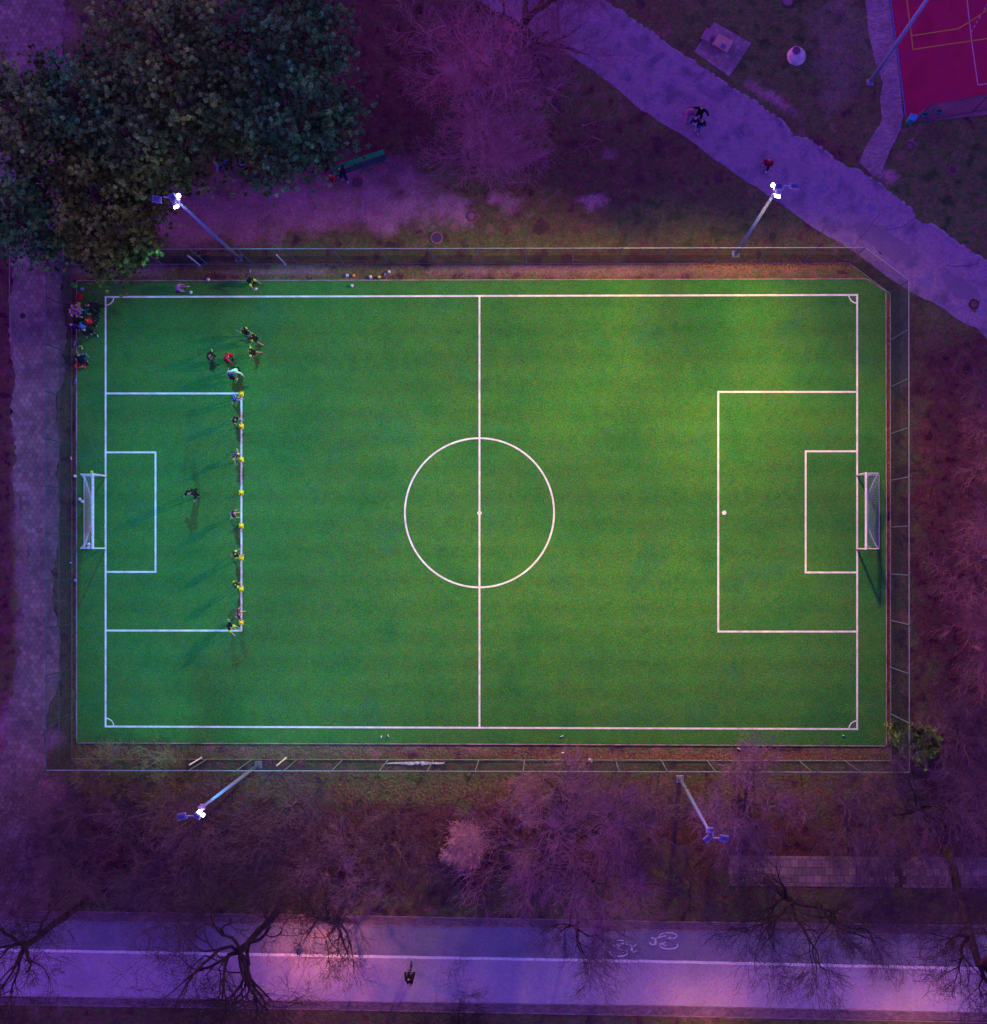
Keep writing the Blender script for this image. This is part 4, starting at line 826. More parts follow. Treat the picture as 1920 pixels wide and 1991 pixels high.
ps = [
 (479, 645, 150, 1.45, 'child in black with neon sleeves, leftmost of the pair running together', dict(top=BLK, sleeve=NEON, legs=BLK, shoes=SKP, shorts=True, leg=run, arm=A1, lean=18, bare_arm=True)),
 (496, 658, 155, 1.48, 'child in black with neon sleeves and a pale shoe, right of the running pair', dict(top=BLK, sleeve=NEON, legs=BLK, shoes=(.7, .5, .55), shorts=True, leg=run2, arm=A2, lean=18, bare_arm=True)),
 (492, 685, 180, 1.45, 'child in black with neon shoulders below the running pair', dict(top=BLK, sleeve=NEON, legs=BLK, shoes=(.5, .05, .06), shorts=True, leg=run, arm=AO, lean=12, bare_arm=True)),
 (408, 688, 300, 1.5, 'child in dark purple top with one yellow boot, left of the red player', dict(top=(.035, .01, .03), legs=BLK, shoes=(.7, .8, .15), shorts=True, leg=run2, arm=AD, lean=25)),
 (440, 692, 340, 1.5, 'player in a bright red tracksuit', dict(top=(.75, .015, .04), legs=(.5, .02, .04), shoes=(.5, .7, .1), leg=run, arm=AD, lean=28)),
 (460, 718, 262, 1.6, 'player in a mint-white jacket with a red glove above the top yellow cone', dict(top=(.55, .95, .6), legs=BLK, shoes=(.6, .03, .06), leg=wide, arm=AO, lean=30)),
 (451, 733, 80, 1.42, 'child in dark blue and purple facing the mint-jacketed player', dict(top=(.05, .03, .16), legs=BLK, shoes=(.7, .7, .85), shorts=True, leg=std, arm=A1, lean=15, bare_arm=True)),
 (455, 775, 20, 1.5, 'player in a blue top with pale arms beside the top yellow cone', dict(top=(.03, .25, .75), legs=(.12, .01, .02), shoes=(.3, .02, .04), shorts=True, leg=run, arm=A2, lean=24, bare_arm=True)),
 (456, 815, 330, 1.45, 'child in dark top with bare pink legs, above the second cone', dict(top=(.03, .015, .035), legs=BLK, shoes=SKP, shorts=True, leg=run, arm=A1, lean=20, bare_arm=True)),
 (458, 884, 300, 1.5, 'child with neon sleeves and purple shirt stepping to the third cone', dict(top=(.10, .02, .12), sleeve=NEON, legs=(.1, .05, .14), shoes=SKP, shorts=True, leg=run2, arm=A2, lean=22, bare_arm=True)),
 (377, 957, 250, 1.8, 'coach all in black with a pale emblem, alone inside the penalty area', dict(top=(.012, .01, .018), legs=BLK, shoes=BLK, leg=wide, arm=((20, 70, 20), (15, 60, 25)), hair=(.01, .01, .015), lean=8)),
 (452, 1001, 15, 1.5, 'child in dark maroon top and neon boots, between the fourth and fifth cones', dict(top=(.07, .015, .05), legs=(.6, .55, .7), shoes=NEON, shorts=True, leg=run, arm=AD, lean=24, bare_arm=True)),
 (457, 1079, 20, 1.45, 'child in black with a wide neon bib stripe left of the sixth cone', dict(top=BLK, sleeve=NEON, legs=BLK, shoes=SKP, shorts=True, leg=run2, arm=A1, lean=14, bare_arm=True)),
 (458, 1138, 25, 1.4, 'smallest child in black with neon sleeves left of the seventh cone', dict(top=BLK, sleeve=NEON, legs=BLK, shoes=NEON, shorts=True, leg=std, arm=A2, lean=12, bare_arm=True)),
 (463, 1195, 10, 1.5, 'child in dark purple with bare pink arms stretched out above the last cone', dict(top=(.09, .02, .07), legs=(.5, .25, .28), shoes=NEON, shorts=True, leg=run, arm=AO, lean=20, bare_arm=True)),
 (445, 1216, 325, 1.48, 'child in black with neon sleeves running in the lower corner of the penalty area', dict(top=BLK, sleeve=NEON, legs=BLK, shoes=NEON, shorts=True, leg=run2, arm=AF, lean=35, bare_arm=True)),
 (483, 542, 320, 1.5, 'child in black with neon sleeves bending down beyond the touchline kerb', dict(top=BLK, sleeve=NEON, legs=BLK, shoes=BLK, shorts=False, leg=squat, arm=AF, lean=38, bare_arm=True)),
 (341, 558, 10, 1.4, 'child in a lilac jacket crouching beside the upper touchline', dict(top=(.42, .16, .5), legs=(.25, .12, .3), shoes=(.8, .8, .85), leg=((80, 40), (70, 110)), arm=AD, lean=30, hair=(.4, .3, .4))),
 (386, 505, 60, 1.5, 'person in black with a pale blue cap crouching behind the upper fence', dict(top=(.01, .015, .03), legs=BLK, cap=(.2, .3, .5), leg=squat, arm=AF, lean=25, zoff=0)),
 (188, 596, 190, 1.75, 'parent all in black leaning towards the pile of balls', dict(top=BLK, legs=BLK, shoes=BLK, leg=wide, arm=AD, lean=30, zoff=TZ, hair=(.06, .01, .04))),
 (180, 590, 100, 1.3, 'child in a navy jacket with a pale hood behind the black-clad parent', dict(top=(.03, .03, .25), legs=BLK, cap=(.4, .42, .8), leg=std, arm=AD, zoff=TZ)),
 (178, 626, 160, 1.35, 'child in a bright red jacket at the upper left corner of the pitch', dict(top=(.85, .01, .03), legs=BLK, shoes=(.6, .4, .5), leg=std, arm=AD, lean=22, hair=(.8, .02, .05), cap=(.85, .02, .04))),
 (165, 635, 200, 1.35, 'child in a sky-blue jacket left of the red-jacketed one', dict(top=(.03, .28, .85), legs=(.02, .03, .2), leg=std, arm=AO, lean=18)),
 (173, 645, 300, 1.7, 'person in black with a pale shoe below the blue-jacketed child', dict(top=BLK, legs=BLK, shoes=(.5, .6, .6), leg=wide, arm=AD)),
 (146, 634, 270, 1.6, 'person in a dark blue and purple coat beside the fence, under the ball pile', dict(top=(.03, .01, .15), legs=BLK, hair=(.12, .01, .06), leg=std, arm=AD, zoff=0)),
 (151, 625, 60, 1.7, 'adult in a black coat bending over the lower edge of the ball pile', dict(top=BLK, legs=BLK, leg=std, arm=AD, lean=32, zoff=0)),
 (184, 610, 230, 1.6, 'person in black between the black-clad parent and the red-jacketed child', dict(top=BLK, legs=(.01, .01, .05), leg=wide, arm=AD, lean=15)),
 (155, 688, 280, 1.3, 'child in blue and green with a pink hat sitting at the pitch edge', dict(top=(.03, .18, .5), legs=(.02, .12, .3), cap=(.8, .25, .4), shoes=NEON, leg=((80, 80), (75, 60)), arm=AO, lean=10)),
 (158, 702, 90, 1.65, 'person in black bending over the red bags', dict(top=BLK, legs=BLK, leg=std, arm=AD, lean=35)),
 (383, 333, 150, 1.75, 'person in black with a pale face at the rim of the pine trees', dict(top=BLK, legs=BLK, hair=(.5, .3, .3), leg=run, arm=A1, zoff=0)),
 (425, 322, 200, 1.7, 'person in light blue and white under the pine branches', dict(top=(.15, .25, .6), legs=(.02, .02, .1), leg=std, arm=AD, zoff=0)),
 (440, 318, 100, 1.75, 'person in a royal-blue jacket under the pine branches', dict(top=(.02, .08, .5), legs=BLK, leg=std, arm=AD, zoff=0, cap=(.02, .08, .5))),
 (470, 320, 260, 1.7, 'person in a white and blue patterned coat under the pine branches', dict(top=(.3, .35, .8), legs=BLK, leg=std, arm=AD, zoff=0, cap=(.02, .06, .4))),
 (508, 325, 250, 1.8, 'person in a red jacket under the pine branches', dict(top=(.7, .01, .03), legs=(.02, .02, .12), leg=run, arm=AO, zoff=0, lean=15, cap=(.7, .01, .03))),
 (645, 345, 250, 1.5, 'child in a red jacket near the green bench', dict(top=(.7, .01, .05), legs=BLK, leg=std, arm=AD, zoff=0)),
 (664, 335, 290, 1.75, 'person in dark clothes with white shoes at the end of the green bench', dict(top=BLK, legs=(.01, .01, .06), shoes=(.6, .6, .9), leg=((35, 20), (5, 5)), arm=AD, zoff=0)),
 (1343.5, 219, 270, 1.68, 'walker in a pink patterned top with black hair, leftmost of the four walkers', dict(top=(.5, .12, .35), legs=(.2, .15, .4), leg=run2, arm=AD, zoff=.012)),
 (1362, 219, 250, 1.82, 'walker in a black coat, rightmost at the back of the group on the asphalt path', dict(top=BLK, legs=BLK, leg=std, arm=AO, zoff=.012)),
 (1351.5, 236, 270, 1.6, 'walker in navy jacket and white shorts, front left of the group of walkers', dict(top=(.01, .01, .14), legs=(.65, .6, .8), shorts=True, hair=(.3, .08, .14), shoes=(.6, .5, .7), leg=run, arm=AD, zoff=.012)),
 (1364, 241, 280, 1.55, 'walker in dark top and blue trousers, front right of the group on the asphalt path', dict(top=BLK, legs=(.03, .12, .45), shoes=(.5, .5, .9), leg=run2, arm=AD, zoff=.012)),
 (1494, 317, 250, 1.7, 'lone walker in a red coat with white shoes near the upper right floodlight', dict(top=(.45, .01, .05), sleeve=(.01, .01, .06), legs=(.01, .01, .05), shoes=(.6, .6, .85), leg=run, arm=AD, zoff=.012, hair=(.02, .01, .02))),
]
for (x, y, fa, h_, lab, kw) in ps:
    grp = PP if (200 < x < 520 and 560 < y < 1300) else ('walkers on the asphalt path' if x > 1000 else 'parents and children outside the touchline')
    person(x, y, fa, h_, lab, group=grp, **kw)
# cyclist on the walkway
bp = at(800, 1893, .3)
def bicycle(loc, rz):
    root = empty('bicycle', loc, rz, label='black bicycle ridden along the bright lower walkway', cat='bicycle')
    k = paint((.01, .01, .015), .5)
    for y in (-.52, .52):
        mb = MB()
        c = Vector((0, y, .34)); mb.tube([c+Vector((0, math.cos(R(a))*.32, math.sin(R(a))*.32)) for a in range(0, 361, 15)], .022, 6, cap=False)
        for a in range(0, 360, 24): mb.tube([c, c+Vector((0, math.cos(R(a))*.31, math.sin(R(a))*.31))], .003, 3)
        mb.build('wheel', k, root)
    mb = MB(); s_, hd, bb = Vector((0, -.22, .85)), Vector((0, .38, .85)), Vector((0, -.05, .3))
    for a, b in ((bb, s_), (bb, hd), (s_+(bb-s_)*.1, hd), (bb, Vector((0, -.52, .34))), (s_+(bb-s_)*.15, Vector((0, -.52, .34))), (hd, Vector((0, .52, .34))), (hd, hd+Vector((0, -.02, .15)))): mb.tube([a, b], .018, 6)
    mb.build('frame', k, root)
    mb = MB(); mb.tube([(-.33, .26, .98), (-.2, .36, 1.0), (.2, .36, 1.0), (.33, .26, .98)], .014, 6); mb.build('handlebar', k, root)
    mb = MB(); mb.lathe([(.03, 0), (.09, .03), (.07, .06)], (0, -.24, .88), 10); mb.build('saddle', k, root)
    mb = MB(); mb.box((.12, -.05, .18), (.1, .08, .02)); mb.box((-.12, -.05, .44), (.1, .08, .02)); mb.tube([(.08, -.05, .18), (0, -.05, .3), (-.08, -.05, .44)], .012, 6); mb.build('pedals', k, root)
bicycle(Vector((bp.x, bp.y, .03)), 0)
o, J, g = person(0, 0, 90, 1.76, 'cyclist in black riding on the bright lower walkway', top=BLK, legs=BLK, shoes=BLK, leg=((62, 72), (40, 66)), arm=((62, -8, 12), (62, -8, 18)), lean=28, group=None)
o.location = (bp.x, bp.y-.24, .15)
# ------------------------------------------------------------------ balls, cones, bags
def ball_mesh(c, dark):
    me = bpy.data.meshes.new('football'); bm = bmesh.new(); bmesh.ops.create_icosphere(bm, subdivisions=3, radius=.11)
    ico = [Vector(v).normalized() for v in [(0, 1, 1.618), (0, -1, 1.618), (0, 1, -1.618), (0, -1, -1.618), (1, 1.618, 0), (-1, 1.618, 0), (1, -1.618, 0), (-1, -1.618, 0), (1.618, 0, 1), (-1.618, 0, 1), (1.618, 0, -1), (-1.618, 0, -1)]]
    for f in bm.faces:
        n = f.calc_center_median().normalized(); f.smooth = True
        if max(n.dot(i) for i in ico) > .955: f.material_index = 1
    bm.to_mesh(me); bm.free(); me.materials.append(paint(c, .4, .05)); me.materials.append(paint(dark, .4)); return me
BM = {'w': ball_mesh((.85, .85, .88), (.35, .35, .45)), 'o': ball_mesh((.9, .35, .08), (.7, .2, .05)), 'g': ball_mesh((.45, .75, .08), (.3, .5, .05)), 'r': ball_mesh((.9, .05, .15), (.6, .02, .08)), 'p': ball_mesh((.75, .5, .8), (.4, .2, .5)), 'b': ball_mesh((.15, .35, .9), (.1, .2, .6)), 'y': ball_mesh((.75, .65, .1), (.5, .4, .1))}
def ball(px, py, c, label, group, z0=TZ):
    z = z0+.11; v = at(px, py, z); o = bpy.data.objects.new('football', BM[c]); COL.objects.link(o); o.location = v; r = rng(int(px*7+py)); o.rotation_euler = (r.random()*6, r.random()*6, r.random()*6); tag(o, label, 'ball', group)
GB = 'footballs lying round the pitch'
for x, y, c, l, z in [(675.5, 535, 'w', 'white football left of the orange one beyond the upper touchline', 0), (688, 535.5, 'o', 'orange football beyond the upper touchline', 0), (721, 538, 'w', 'white football left of the lime-green one', 0), (737.5, 538.5, 'g', 'lime-green football beyond the upper touchline', 0),
    (757, 528, 'w', 'white football farthest right of the row beyond the upper touchline', 0), (685, 555, 'w', 'white football on the turf just inside the kerb, below the orange one', TZ), (405, 543, 'w', 'white football on the dirt right of the lilac crouching child', 0), (371.5, 568, 'w', 'white football on the turf right of the lilac crouching child', TZ),
    (498.5, 561, 'w', 'white football beside the bending neon-sleeved child', TZ), (146, 926, 'w', 'white football off the turf near the upper post of the left-hand goal', 0), (155.5, 970.5, 'w', 'upper one of two white footballs touching behind the left-hand goal', TZ), (160.5, 975, 'w', 'lower one of two white footballs touching behind the left-hand goal', TZ),
    (174, 1025.5, 'r', 'pink-red football inside the left-hand goal', TZ), (172.5, 1058, 'w', 'upper white football at the lower corner inside the left-hand goal', TZ), (171.5, 1065, 'p', 'lower faint football at the lower corner inside the left-hand goal', TZ), (178, 917.5, 'g', 'lime football at the upper post of the left-hand goal', TZ), (166.5, 704.5, 'b', 'blue football beside the red bags', TZ), (147, 1128.5, 'b', 'small pale blue football at the turf edge below the left-hand goal', 0)]:
    ball(x, y, c, l, GB, z)
pile = [(141, 595, 'w'), (137, 601.5, 'w'), (144, 600, 'w'), (137.5, 607, 'w'), (143.5, 606, 'o'), (141, 613, 'w'), (147, 615, 'w'), (151, 608, 'p'), (156.5, 608, 'w'), (153, 602, 'w'), (159, 601.5, 'w'), (154, 597, 'w'), (152.5, 613.5, 'p'), (158, 617, 'w'), (149, 594, 'y'), (149.5, 601.5, 'w'), (146, 610.5, 'p'), (153.5, 590, 'g')]
for i, (x, y, c) in enumerate(pile):
    lab = {'w': 'white football in the pile at the upper left corner of the pitch', 'o': 'orange football in the middle of the ball pile', 'p': 'lilac football in the ball pile', 'y': 'yellow football at the top of the ball pile', 'g': 'green football at the tip of the ball pile'}[c]
    ball(x, y, c, lab, {'w': 'white footballs in the pile', 'p': 'lilac footballs in the pile'}.get(c, 'odd-coloured footballs in the pile'), .02)
# yellow training cones along the penalty area line
mb = MB(); mb.box((0, 0, .012), (.33, .33, .024), bev=.008); b_ = mb
cone0 = empty('training_cone', (0, 0, 0)); ym = paint((.95, .80, .02), .5, .04); mb.build('base', ym, cone0)
mb = MB(); mb.lathe([(.135, .024), (.125, .04), (.035, .30), (.025, .31), (.0, .312)], (0, 0, 0), 20); mb.build('cone', ym, cone0, True)
names = ['yellow cone at the upper corner of the penalty area', 'yellow cone second from the top on the penalty area line', 'yellow cone third from the top on the penalty area line', 'yellow cone fourth from the top, standing with no player next to it', 'yellow cone fifth from the top on the penalty area line', 'yellow cone sixth from the top on the penalty area line', 'yellow cone seventh from the top on the penalty area line', 'yellow cone lowest on the penalty area line, near its corner']
for i, y in enumerate((766, 829, 894, 958, 1022.5, 1085, 1145, 1210)):
    v = at(469.5, y, TZ+.01); loc = Vector((v.x, v.y, TZ+.012)); kw = dict(label=names[i], cat='cone', group='yellow cones on the penalty area line')
    if i == 0: cone0.location = loc; cone0.rotation_euler = (0, 0, .05); tag(cone0, **kw)
    else: copy_tree(cone0, None, loc, rng(i).uniform(-.12, .12), **kw)
def bag(px, py, rx, ry, hz, rot, c, label, name='sports_bag', seed=1, cat='bag', c2=None, z0=0.0, handles=True):
    v = at(px, py, .15); root = empty(name, (v.x, v.y, z0), R(rot), label=label, cat=cat, group='bags and clothes beside the pitch')
    r = rng(seed); mb = MB(); n = 18; prof = []
    ph = [r.uniform(0, 6) for _ in range(4)]
    vs = []; fs = []; rings = [(0.55, 0), (.98, .12), (1.0, .45), (.82, .8), (.45, .98), (.05, 1)]
    for k, (rr, zz) in enumerate(rings):
        for i in range(n):
            t = 2*math.pi*i/n; w_ = 1+.10*math.sin(3*t+ph[0])+.07*math.sin(5*t+ph[1]+k); ex = .55
            cx = math.copysign(abs(math.cos(t))**ex, math.cos(t)); cy = math.copysign(abs(math.sin(t))**ex, math.sin(t))
            vs.append((cx*rx*rr*w_, cy*ry*rr*w_, zz*hz*(1+.12*math.sin(2*t+ph[2]))))
    for k in range(len(rings)-1):
        for i in range(n): j = (i+1) % n; fs.append((k*n+i, k*n+j, k*n+n+j, k*n+n+i))
    fs.append(tuple((len(rings)-1)*n+i for i in range(n))); mb.add(vs, fs); mb.build('body', paint(c, .85), root, True)
    if handles:
        for s in (-1, 1):
            mb = MB(); mb.tube([(-rx*.4, s*ry*.3, hz*.95), (-rx*.2, s*ry*.35, hz*1.12), (rx*.2, s*ry*.35, hz*1.12), (rx*.4, s*ry*.3, hz*.95)], .014, 5); mb.build('handle', paint(c2 or tuple(x*.4 for x in c), .8), root)
    return root
bag(142.5, 554.5, .22, .15, .24, -30, (.03, .55, .06), 'bright green bag by the fence at the upper left corner', seed=1)
bag(158.5, 560.5, .12, .10, .16, 0, (.25, .3, .75), 'small pale blue bag right of the green one', 'small_bag', 2)
bag(154, 577, .24, .20, .28, 40, (.35, .01, .06), 'dark red bag above the ball pile', seed=3)
bag(168, 601, .24, .07, .06, 10, (.02, .5, .16), 'green jacket lying right of the ball pile, upper arm of it', 'green_bib', 4, 'clothing', handles=False, z0=TZ)
bag(164.5, 608, .08, .17, .06, 0, (.02, .5, .16), 'green jacket piece hanging down beside the ball pile', 'green_bib', 5, 'clothing', handles=False, z0=TZ)
bag(149, 711.5, .13, .16, .24, 10, (.85, .03, .05), 'red bag, leftmost of the three beside the turf edge', seed=6, c2=(.7, .6, .1))
bag(161.5, 711.5, .16, .12, .24, -30, (.85, .03, .05), 'red bag, rightmost of the three beside the turf edge', seed=7, c2=(.8, .7, .3))
bag(155, 706, .10, .08, .26, 0, (.8, .02, .05), 'small red bag between the two larger red ones', 'small_bag', 8)
bag(155.8, 712.5, .09, .10, .20, 0, (.03, .6, .2), 'small green bag in front of the red ones', 'small_bag', 9)
bag(155, 672.5, .13, .05, .08, 20, (.5, .6, .08), 'yellow-green bib lying above the sitting child', 'bib', 10, 'clothing', handles=False, z0=TZ)
bag(158.5, 676, .04, .10, .07, 25, (.75, .85, .4), 'pale yellow scarf lying above the sitting child', 'scarf', 11, 'clothing', handles=False, z0=TZ)
def bottle(px, py, ang, c, label, L_=.24, r=.038):
    v = at(px, py, .04); root = empty('water_bottle', (v.x, v.y, TZ+.04), R(ang), label=label, cat='bottle', group='bottles lying around the pitch'); M = Matrix.Rotation(R(90), 3, 'Y')
    mb = MB(); mb.lathe([(r*.6, 0), (r, .02), (r, L_*.7), (r*.45, L_*.88)], (-L_/2, 0, 0), 12, M=M); mb.build('bottle_body', paint(c, .3), root, True)
    mb = MB(); mb.lathe([(r*.5, L_*.88), (r*.5, L_)], (-L_/2, 0, 0), 10, M=M); mb.build('cap', paint((.8, .8, .85), .4), root)
for a in [(146, 667.5, 80, (.1, .3, .8), 'blue bottle above the yellow-green bib', .34), (146.5, 742, 70, (.05, .08, .45), 'dark blue bottle near the turf edge, below the red bags', .4), (742, 1432.5, 80, (.6, .8, .9), 'left one of two white bottles on the lower turf edge', .2), (755.5, 1431, -60, (.6, .8, .9), 'right one of two white bottles on the lower turf edge', .2),
          (1093, 1431.5, 20, (.5, .8, .95), 'pale bottle on the lower turf edge near the middle', .22), (1641, 1430.5, -20, (.2, .7, .95), 'light blue bottle near the lower right corner arc', .2), (749, 533.5, 80, (.1, .2, .8), 'blue bottle among the row of balls beyond the upper touchline', .2), (139, 891, 100, (.7, .7, .85), 'white bottle in the strip beside the left fence', .22),
          (487, 527, 90, (.2, .5, .8), 'pale blue bottle above the bending neon-sleeved child', .22), (1438, 1456, -20, (.75, .8, .95), 'white bottle in the leaf litter below the pitch', .22), (1095, 1463.5, 20, (.8, .8, .9), 'white bottle on the dirt below the halfway line', .2), (138, 1094, 45, (.7, .75, .9), 'small white bottle in the left strip below the goal', .12)]:
    bottle(*a[:5], L_=a[5])
# thrown-away white sheet at the lower fence
outl = [(749.5, 1484.5), (760, 1482.5), (775, 1482), (800, 1481.5), (812, 1480.5), (822, 1480.8), (845, 1482.5), (862, 1482.5), (865.5, 1480.5), (863, 1485.5), (850, 1486), (838, 1485.5), (827, 1487), (825, 1484.5), (812, 1484.5), (800, 1488), (790, 1486.5), (775, 1485), (756, 1485.3)]
mb = MB(); r_ = rng(9); q = [P(x, y) for x, y in outl]; mb.prism(q, .02, .07); q2 = [(x+.02, y+.03) for x, y in q]
for x, y, r0 in ((812, 1484, .13), (822, 1484.5, .16), (800, 1485, .12), (790, 1484, .10), (848, 1484, .09), (770, 1483.6, .08)):
    a = P(x, y); mb.lathe([(r0, .03), (r0*.8, .11), (r0*.2, .14)], (a[0], a[1], 0), 9)
tag(mb.build('plastic_sheet', paint((.9, .88, .92), .6, .03)), 'long crumpled white plastic sheet at the lower fence', 'plastic sheet')
mb = MB(); mb.lathe([(.10, 0), (.13, .05), (.08, .12), (.02, .14)], (*P(1148, 1477.5), 0), 9); mb.lathe([(.06, 0), (.08, .03), (.03, .09)], (*P(1151, 1481), 0), 7); tag(mb.build('paper_scrap', paint((.75, .75, .85), .7)), 'crumpled white paper scrap at the lower fence right of the halfway line', 'litter')
# ------------------------------------------------------------------ park furniture
# green bench with a backrest at the edge of the pines
A = at(655, 338); B = at(752, 305); d = B-A; c = (A+B)/2; root = empty('park_bench', c, math.atan2(d.y, d.x), label='long green bench with a backrest, half hidden by the pines', cat='bench')
L_ = d.length*.98; gm = paint((.008, .50, .12), .6); gd = paint((.005, .10, .11), .6)
for i, (y, z, m_) in enumerate([(-.10, .44, gd), (-.27, .44, gd)]): mb = MB(); mb.box((0, y, z), (L_, .15, .04), bev=.01); mb.build('seat_plank', m_, root)
for i, (y, z) in enumerate([(.09, .62), (.16, .80)]): mb = MB(); mb.box((0, y, z), (L_, .17, .035), Matrix.Rotation(R(32), 3, 'X'), bev=.01); mb.build('backrest', gm, root)
for x in (-L_*.42, 0, L_*.42):
    mb = MB(); mb.box((x, -.18, .21), (.06, .3, .42)); mb.box((x, .06, .4), (.05, .06, .8), Matrix.Rotation(R(-12), 3, 'X')); mb.build('leg', paint((.12, .12, .13), .7), root)
# fountain-like block on a square concrete pad
padm = mat('pad_concrete', [(.25, .155, .22), (.32, .2, .27)], .9, 6, .9, (12, .2), .2, attr='tone')
pc = [P(1388.5, 40), P(1463, 83), P(1418, 151), P(1349, 99)]
flat('paved_pad_bed', pc, .008, paint((.12, .06, .09), .95)); setts('paved_pad', [P(1388.5, 42), P(1461, 84), P(1418, 149.5), P(1350.5, 100)], .035, .30, .30, math.atan2(P(1463, 83)[1]-P(1388.5, 40)[1], P(1463, 83)[0]-P(1388.5, 40)[0]), padm, .012, .004, seed=6, stagger=0)
v = at(1402, 87, 0); ang = math.atan2(P(1463, 83)[1]-P(1388.5, 40)[1], P(1463, 83)[0]-P(1388.5, 40)[0])
root = empty('stone_table', (v.x, v.y, .035), ang, label='pale stone block table with a metal hatch on a square paved pad', cat='stone table')
cm = paint((.50, .27, .27), .9, .2); 
mb = MB(); mb.box((.1, 0, .33), (1.15, .85, .14), bev=.02); mb.build('table_top', cm, root)
mb = MB(); mb.box((.1, 0, .13), (.8, .5, .26)); mb.build('plinth', paint((.2, .08, .09), .9), root)
mb = MB(); mb.box((.25, -.2, .415), (.34, .3, .03), bev=.008); mb.build('hatch', paint((.14, .10, .26), .5), root)
mb = MB(); mb.box((.22, .42, .26), (.36, .08, .06), bev=.01); mb.build('slot', paint((.03, .02, .08), .6), root)
root = empty('stone_bench', at(1375, 72)+Vector((0, 0, .035)), ang, label='low stone slab bench left of the stone table', cat='bench')
mb = MB(); mb.box((0, 0, .28), (.62, .82, .1), bev=.02); mb.build('seat', paint((.30, .15, .25), .9, .2), root); mb = MB(); mb.box((0, 0, .11), (.4, .5, .23)); mb.build('plinth', paint((.12, .06, .08), .9), root)
# round concrete dome with a dark cap
root = empty('concrete_manhole', at(1549, 109), 0, label='white conical concrete manhole with a dark round lid in the grass', cat='manhole')
mb = MB(); n = 28; vs = []
for rr, zz, ox, oy in ((.64, 0, 0, 0), (.62, .08, 0, 0), (.33, .42, -.10, .17), (.29, .45, -.10, .17)):
    for k in range(n): vs.append((ox+rr*math.cos(2*math.pi*k/n), oy+rr*math.sin(2*math.pi*k/n), zz))
mb.add(vs, [(k*n+i, k*n+(i+1) % n, k*n+n+(i+1) % n, k*n+n+i) for k in range(3) for i in range(n)]+[tuple(3*n+i for i in range(n))]); mb.build('cone', mat('pale_concrete', [(.42, .33, .42), (.62, .52, .62)], 3, 5, .8, (14, .2)), root, True)
mb = MB(); mb.lathe([(.27, 0), (.27, .03), (.0, .035)], (-.10, .17, .452), 24); mb.build('lid', paint((.14, .06, .12), .7), root)
def manhole(px, py, r, label, ring=(.16, .07, .11), lid=(.20, .09, .14), cross=True, offs=(0, 0), h_=.06, group='round manhole covers around the paths'):
    root = empty('manhole_cover', at(px, py), .3, label=label, cat='manhole', group=group)
    mb = MB(); mb.lathe([(r*1.3, 0), (r*1.3, h_), (r, h_+.005), (r, h_*.4)], (0, 0, 0), 28, cap=False); mb.build('rim', paint(ring, .9, .2), root)
    mb = MB(); mb.lathe([(r*.98, 0), (r*.98, h_*.5), (0, h_*.55)], (*offs, 0), 28)
    if cross: mb.box((0, 0, h_*.55+.012), (r*1.7, .035, .02)); mb.box((0, 0, h_*.55+.014), (.035, r*1.7, .02))
    mb.build('lid', paint(lid, .8, .25), root)
manhole(696, 354, .27, 'round manhole cover right of the green bench, set in pale dirt'); manhole(849.5, 462.5, .33, 'round manhole with a thick pale rim just above the fence', (.30, .13, .2), (.09, .05, .13), False, (.0, .0))
manhole(917, 420, .26, 'plain pale manhole lid up and right of the thick-rimmed one', (.14, .05, .09), (.30, .12, .2), False); manhole(1853, 331, .25, 'dark manhole cover in the grass right of the side path', (.22, .08, .12), (.10, .05, .08))
manhole(1770, 284, .22, 'faint manhole cover in the grass just below the red court corner', (.12, .05, .07), (.22, .09, .13), False); manhole(1532, 1, .32, 'pale manhole cover cut by the top edge of the picture', (.14, .07, .1), (.28, .13, .2), False)
flat('drain_patch', jag([P(1882, 594), P(1891, 578), P(1908, 587), P(1896, 609)], 5, .1, .05), .019, paint((.17, .08, .10), .95)); manhole(1894.5, 591.5, .24, 'dark drain cover with a cross on the asphalt path at the right edge', (.05, .02, .04), (.24, .09, .13), True, h_=.04)
# bins at the court corner
v = at(1767, 238); root = empty('litter_bin', v, R(-15), label='blue-green box litter bin at the corner of the red court', cat='bin')
mb = MB(); mb.box((0, 0, .42), (.40, .38, .84), bev=.03); mb.build('bin_body', paint((.03, .32, .22), .6), root); mb = MB(); mb.box((0, 0, .88), (.46, .44, .07), bev=.02); mb.build('lid', paint((.03, .28, .62), .5), root)
for x, y, rt, lb in ((1825, 217.5, 5, 'right one of two small green crates on the court apron'), (1798.5, 224, 15, 'left one of two small green crates on the court apron')):
    root = empty('crate', at(x, y), R(rt), label=lb, cat='crate', group='small green crates on the court apron'); mb = MB()
    for s in (-1, 1): mb.box((0, s*.12, .1), (.4, .02, .16)); mb.box((s*.2, 0, .1), (.02, .26, .16))
    mb.build('sides', paint((.04, .42, .32), .6), root); mb = MB(); mb.box((0, 0, .02), (.4, .25, .02)); mb.build('floor', paint((.03, .25, .2), .6), root)
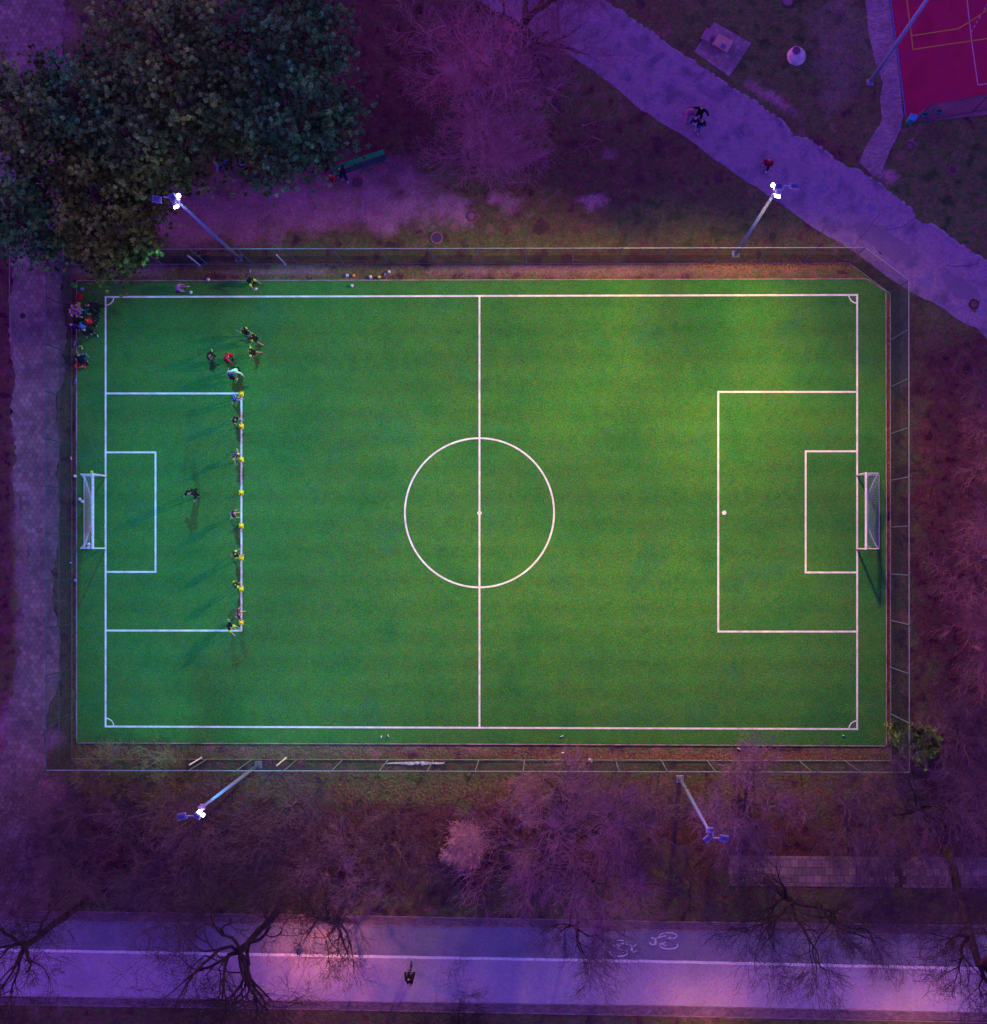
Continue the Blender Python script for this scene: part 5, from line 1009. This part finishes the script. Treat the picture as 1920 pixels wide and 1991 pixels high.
# fallen branches
for i, (x, y, L_, a, lb) in enumerate([(1148, 243, 1.3, 5, 'upper pale fallen branch in the grass left of the asphalt path'), (1157, 266, 1.2, 150, 'lower thick fallen branch in the grass left of the asphalt path'), (1122, 280, 1.2, 70, 'thin crooked fallen branch left of the other two')]):
    rd = rng(200+i); mb = MB(); branches(mb, Vector((-L_/2, 0, .06)), Vector((1, 0, .02)), L_, .05 if i < 2 else .025, 2, rd, dict(levels=4, kids=(3, 3, 4, 3), wob=.35, up=0))
    mb.v = [(x_, y_, abs(z_)*.4+.02) for x_, y_, z_ in mb.v]
    o = mb.build('fallen_branch', bark_p); o.location = at(x, y); o.rotation_euler = (0, 0, R(a)); tag(o, lb, 'branch', 'fallen branches in the grass')
# ------------------------------------------------------------------ ground litter (stuff): leaves and tufts
def scatter(name, n, sampler, size, cols, seed, up, cat):
    rd = np.random.RandomState(seed); pts = sampler(rd, n); n = len(pts); P3 = np.zeros((n, 3)); P3[:, :2] = pts; P3[:, 2] = .012 if not up else 0
    a = rd.uniform(0, 2*np.pi, n); s = size*rd.uniform(.6, 1.5, n); dx = np.stack([np.cos(a)*s, np.sin(a)*s, rd.uniform(0, .5, n)*s*(3 if up else .6)], 1); dy = np.stack([-np.sin(a)*s*.5, np.cos(a)*s*.5, rd.uniform(0, .4, n)*s], 1)
    V = np.stack([P3-dx, P3-dy, P3+dx, P3+dy], 1); V[:, :, 2] = np.maximum(V[:, :, 2], .008); V = V.reshape(-1, 3); q = np.arange(n)*4; Fc = np.stack([q, q+1, q+2, q+3], 1)
    me = bpy.data.meshes.new(name); me.vertices.add(len(V)); me.vertices.foreach_set('co', V.astype(np.float32).ravel()); me.loops.add(Fc.size); me.loops.foreach_set('vertex_index', Fc.ravel().astype(np.int32)); me.polygons.add(n); me.polygons.foreach_set('loop_start', np.arange(0, Fc.size, 4, dtype=np.int32))
    for c in cols: me.materials.append(paint(c, .95, .2))
    me.polygons.foreach_set('material_index', rd.randint(0, len(cols), n).astype(np.int32)); me.update(calc_edges=True)
    o = bpy.data.objects.new(name, me); COL.objects.link(o); o['kind'] = 'stuff'; o['category'] = cat; return o
def rects(rs_):
    def f(rd, n):
        out = []; ar = np.array([abs((x1-x0)*(y1-y0))*w_ for x0, y0, x1, y1, w_ in rs_]); ar = ar/ar.sum()
        for (x0, y0, x1, y1, w_), k in zip(rs_, (ar*n).astype(int)):
            px = rd.uniform(x0, x1, k); py = rd.uniform(y0, y1, k); out.append(np.stack([(px-1070)/28.6, (1062-py)/28.6], 1))
        return np.concatenate(out)
    return f
o = scatter('leaf_litter', 15000, rects([(1726, 590, 1736, 1450, 5), (900, 1460, 1715, 1474, 4), (160, 1450, 900, 1474, 1), (160, 512, 1650, 540, 1.2), (141, 640, 149, 1430, 3), (600, 1505, 1700, 1570, .35)]), .035, [(.22, .09, .06), (.30, .17, .08), (.14, .05, .06), (.36, .22, .2)], 1, False, 'leaves'); o['label'] = 'fallen orange-brown leaves in the strips between turf and fence'
o = scatter('grass', 42000, rects([(650, 0, 900, 330, 1), (900, 140, 1130, 480, 1), (1130, 260, 1300, 478, 1), (1300, 370, 1450, 478, 1), (1480, 0, 1680, 180, 1), (1780, 260, 1920, 400, 1), (1790, 640, 1920, 1500, 1), (0, 1510, 1920, 1765, .6)]), .035, [(.09, .065, .06), (.05, .07, .03), (.12, .05, .07), (.09, .09, .04)], 2, True, 'grass'); o['label'] = 'rough winter grass and dead stalks round the pitch'
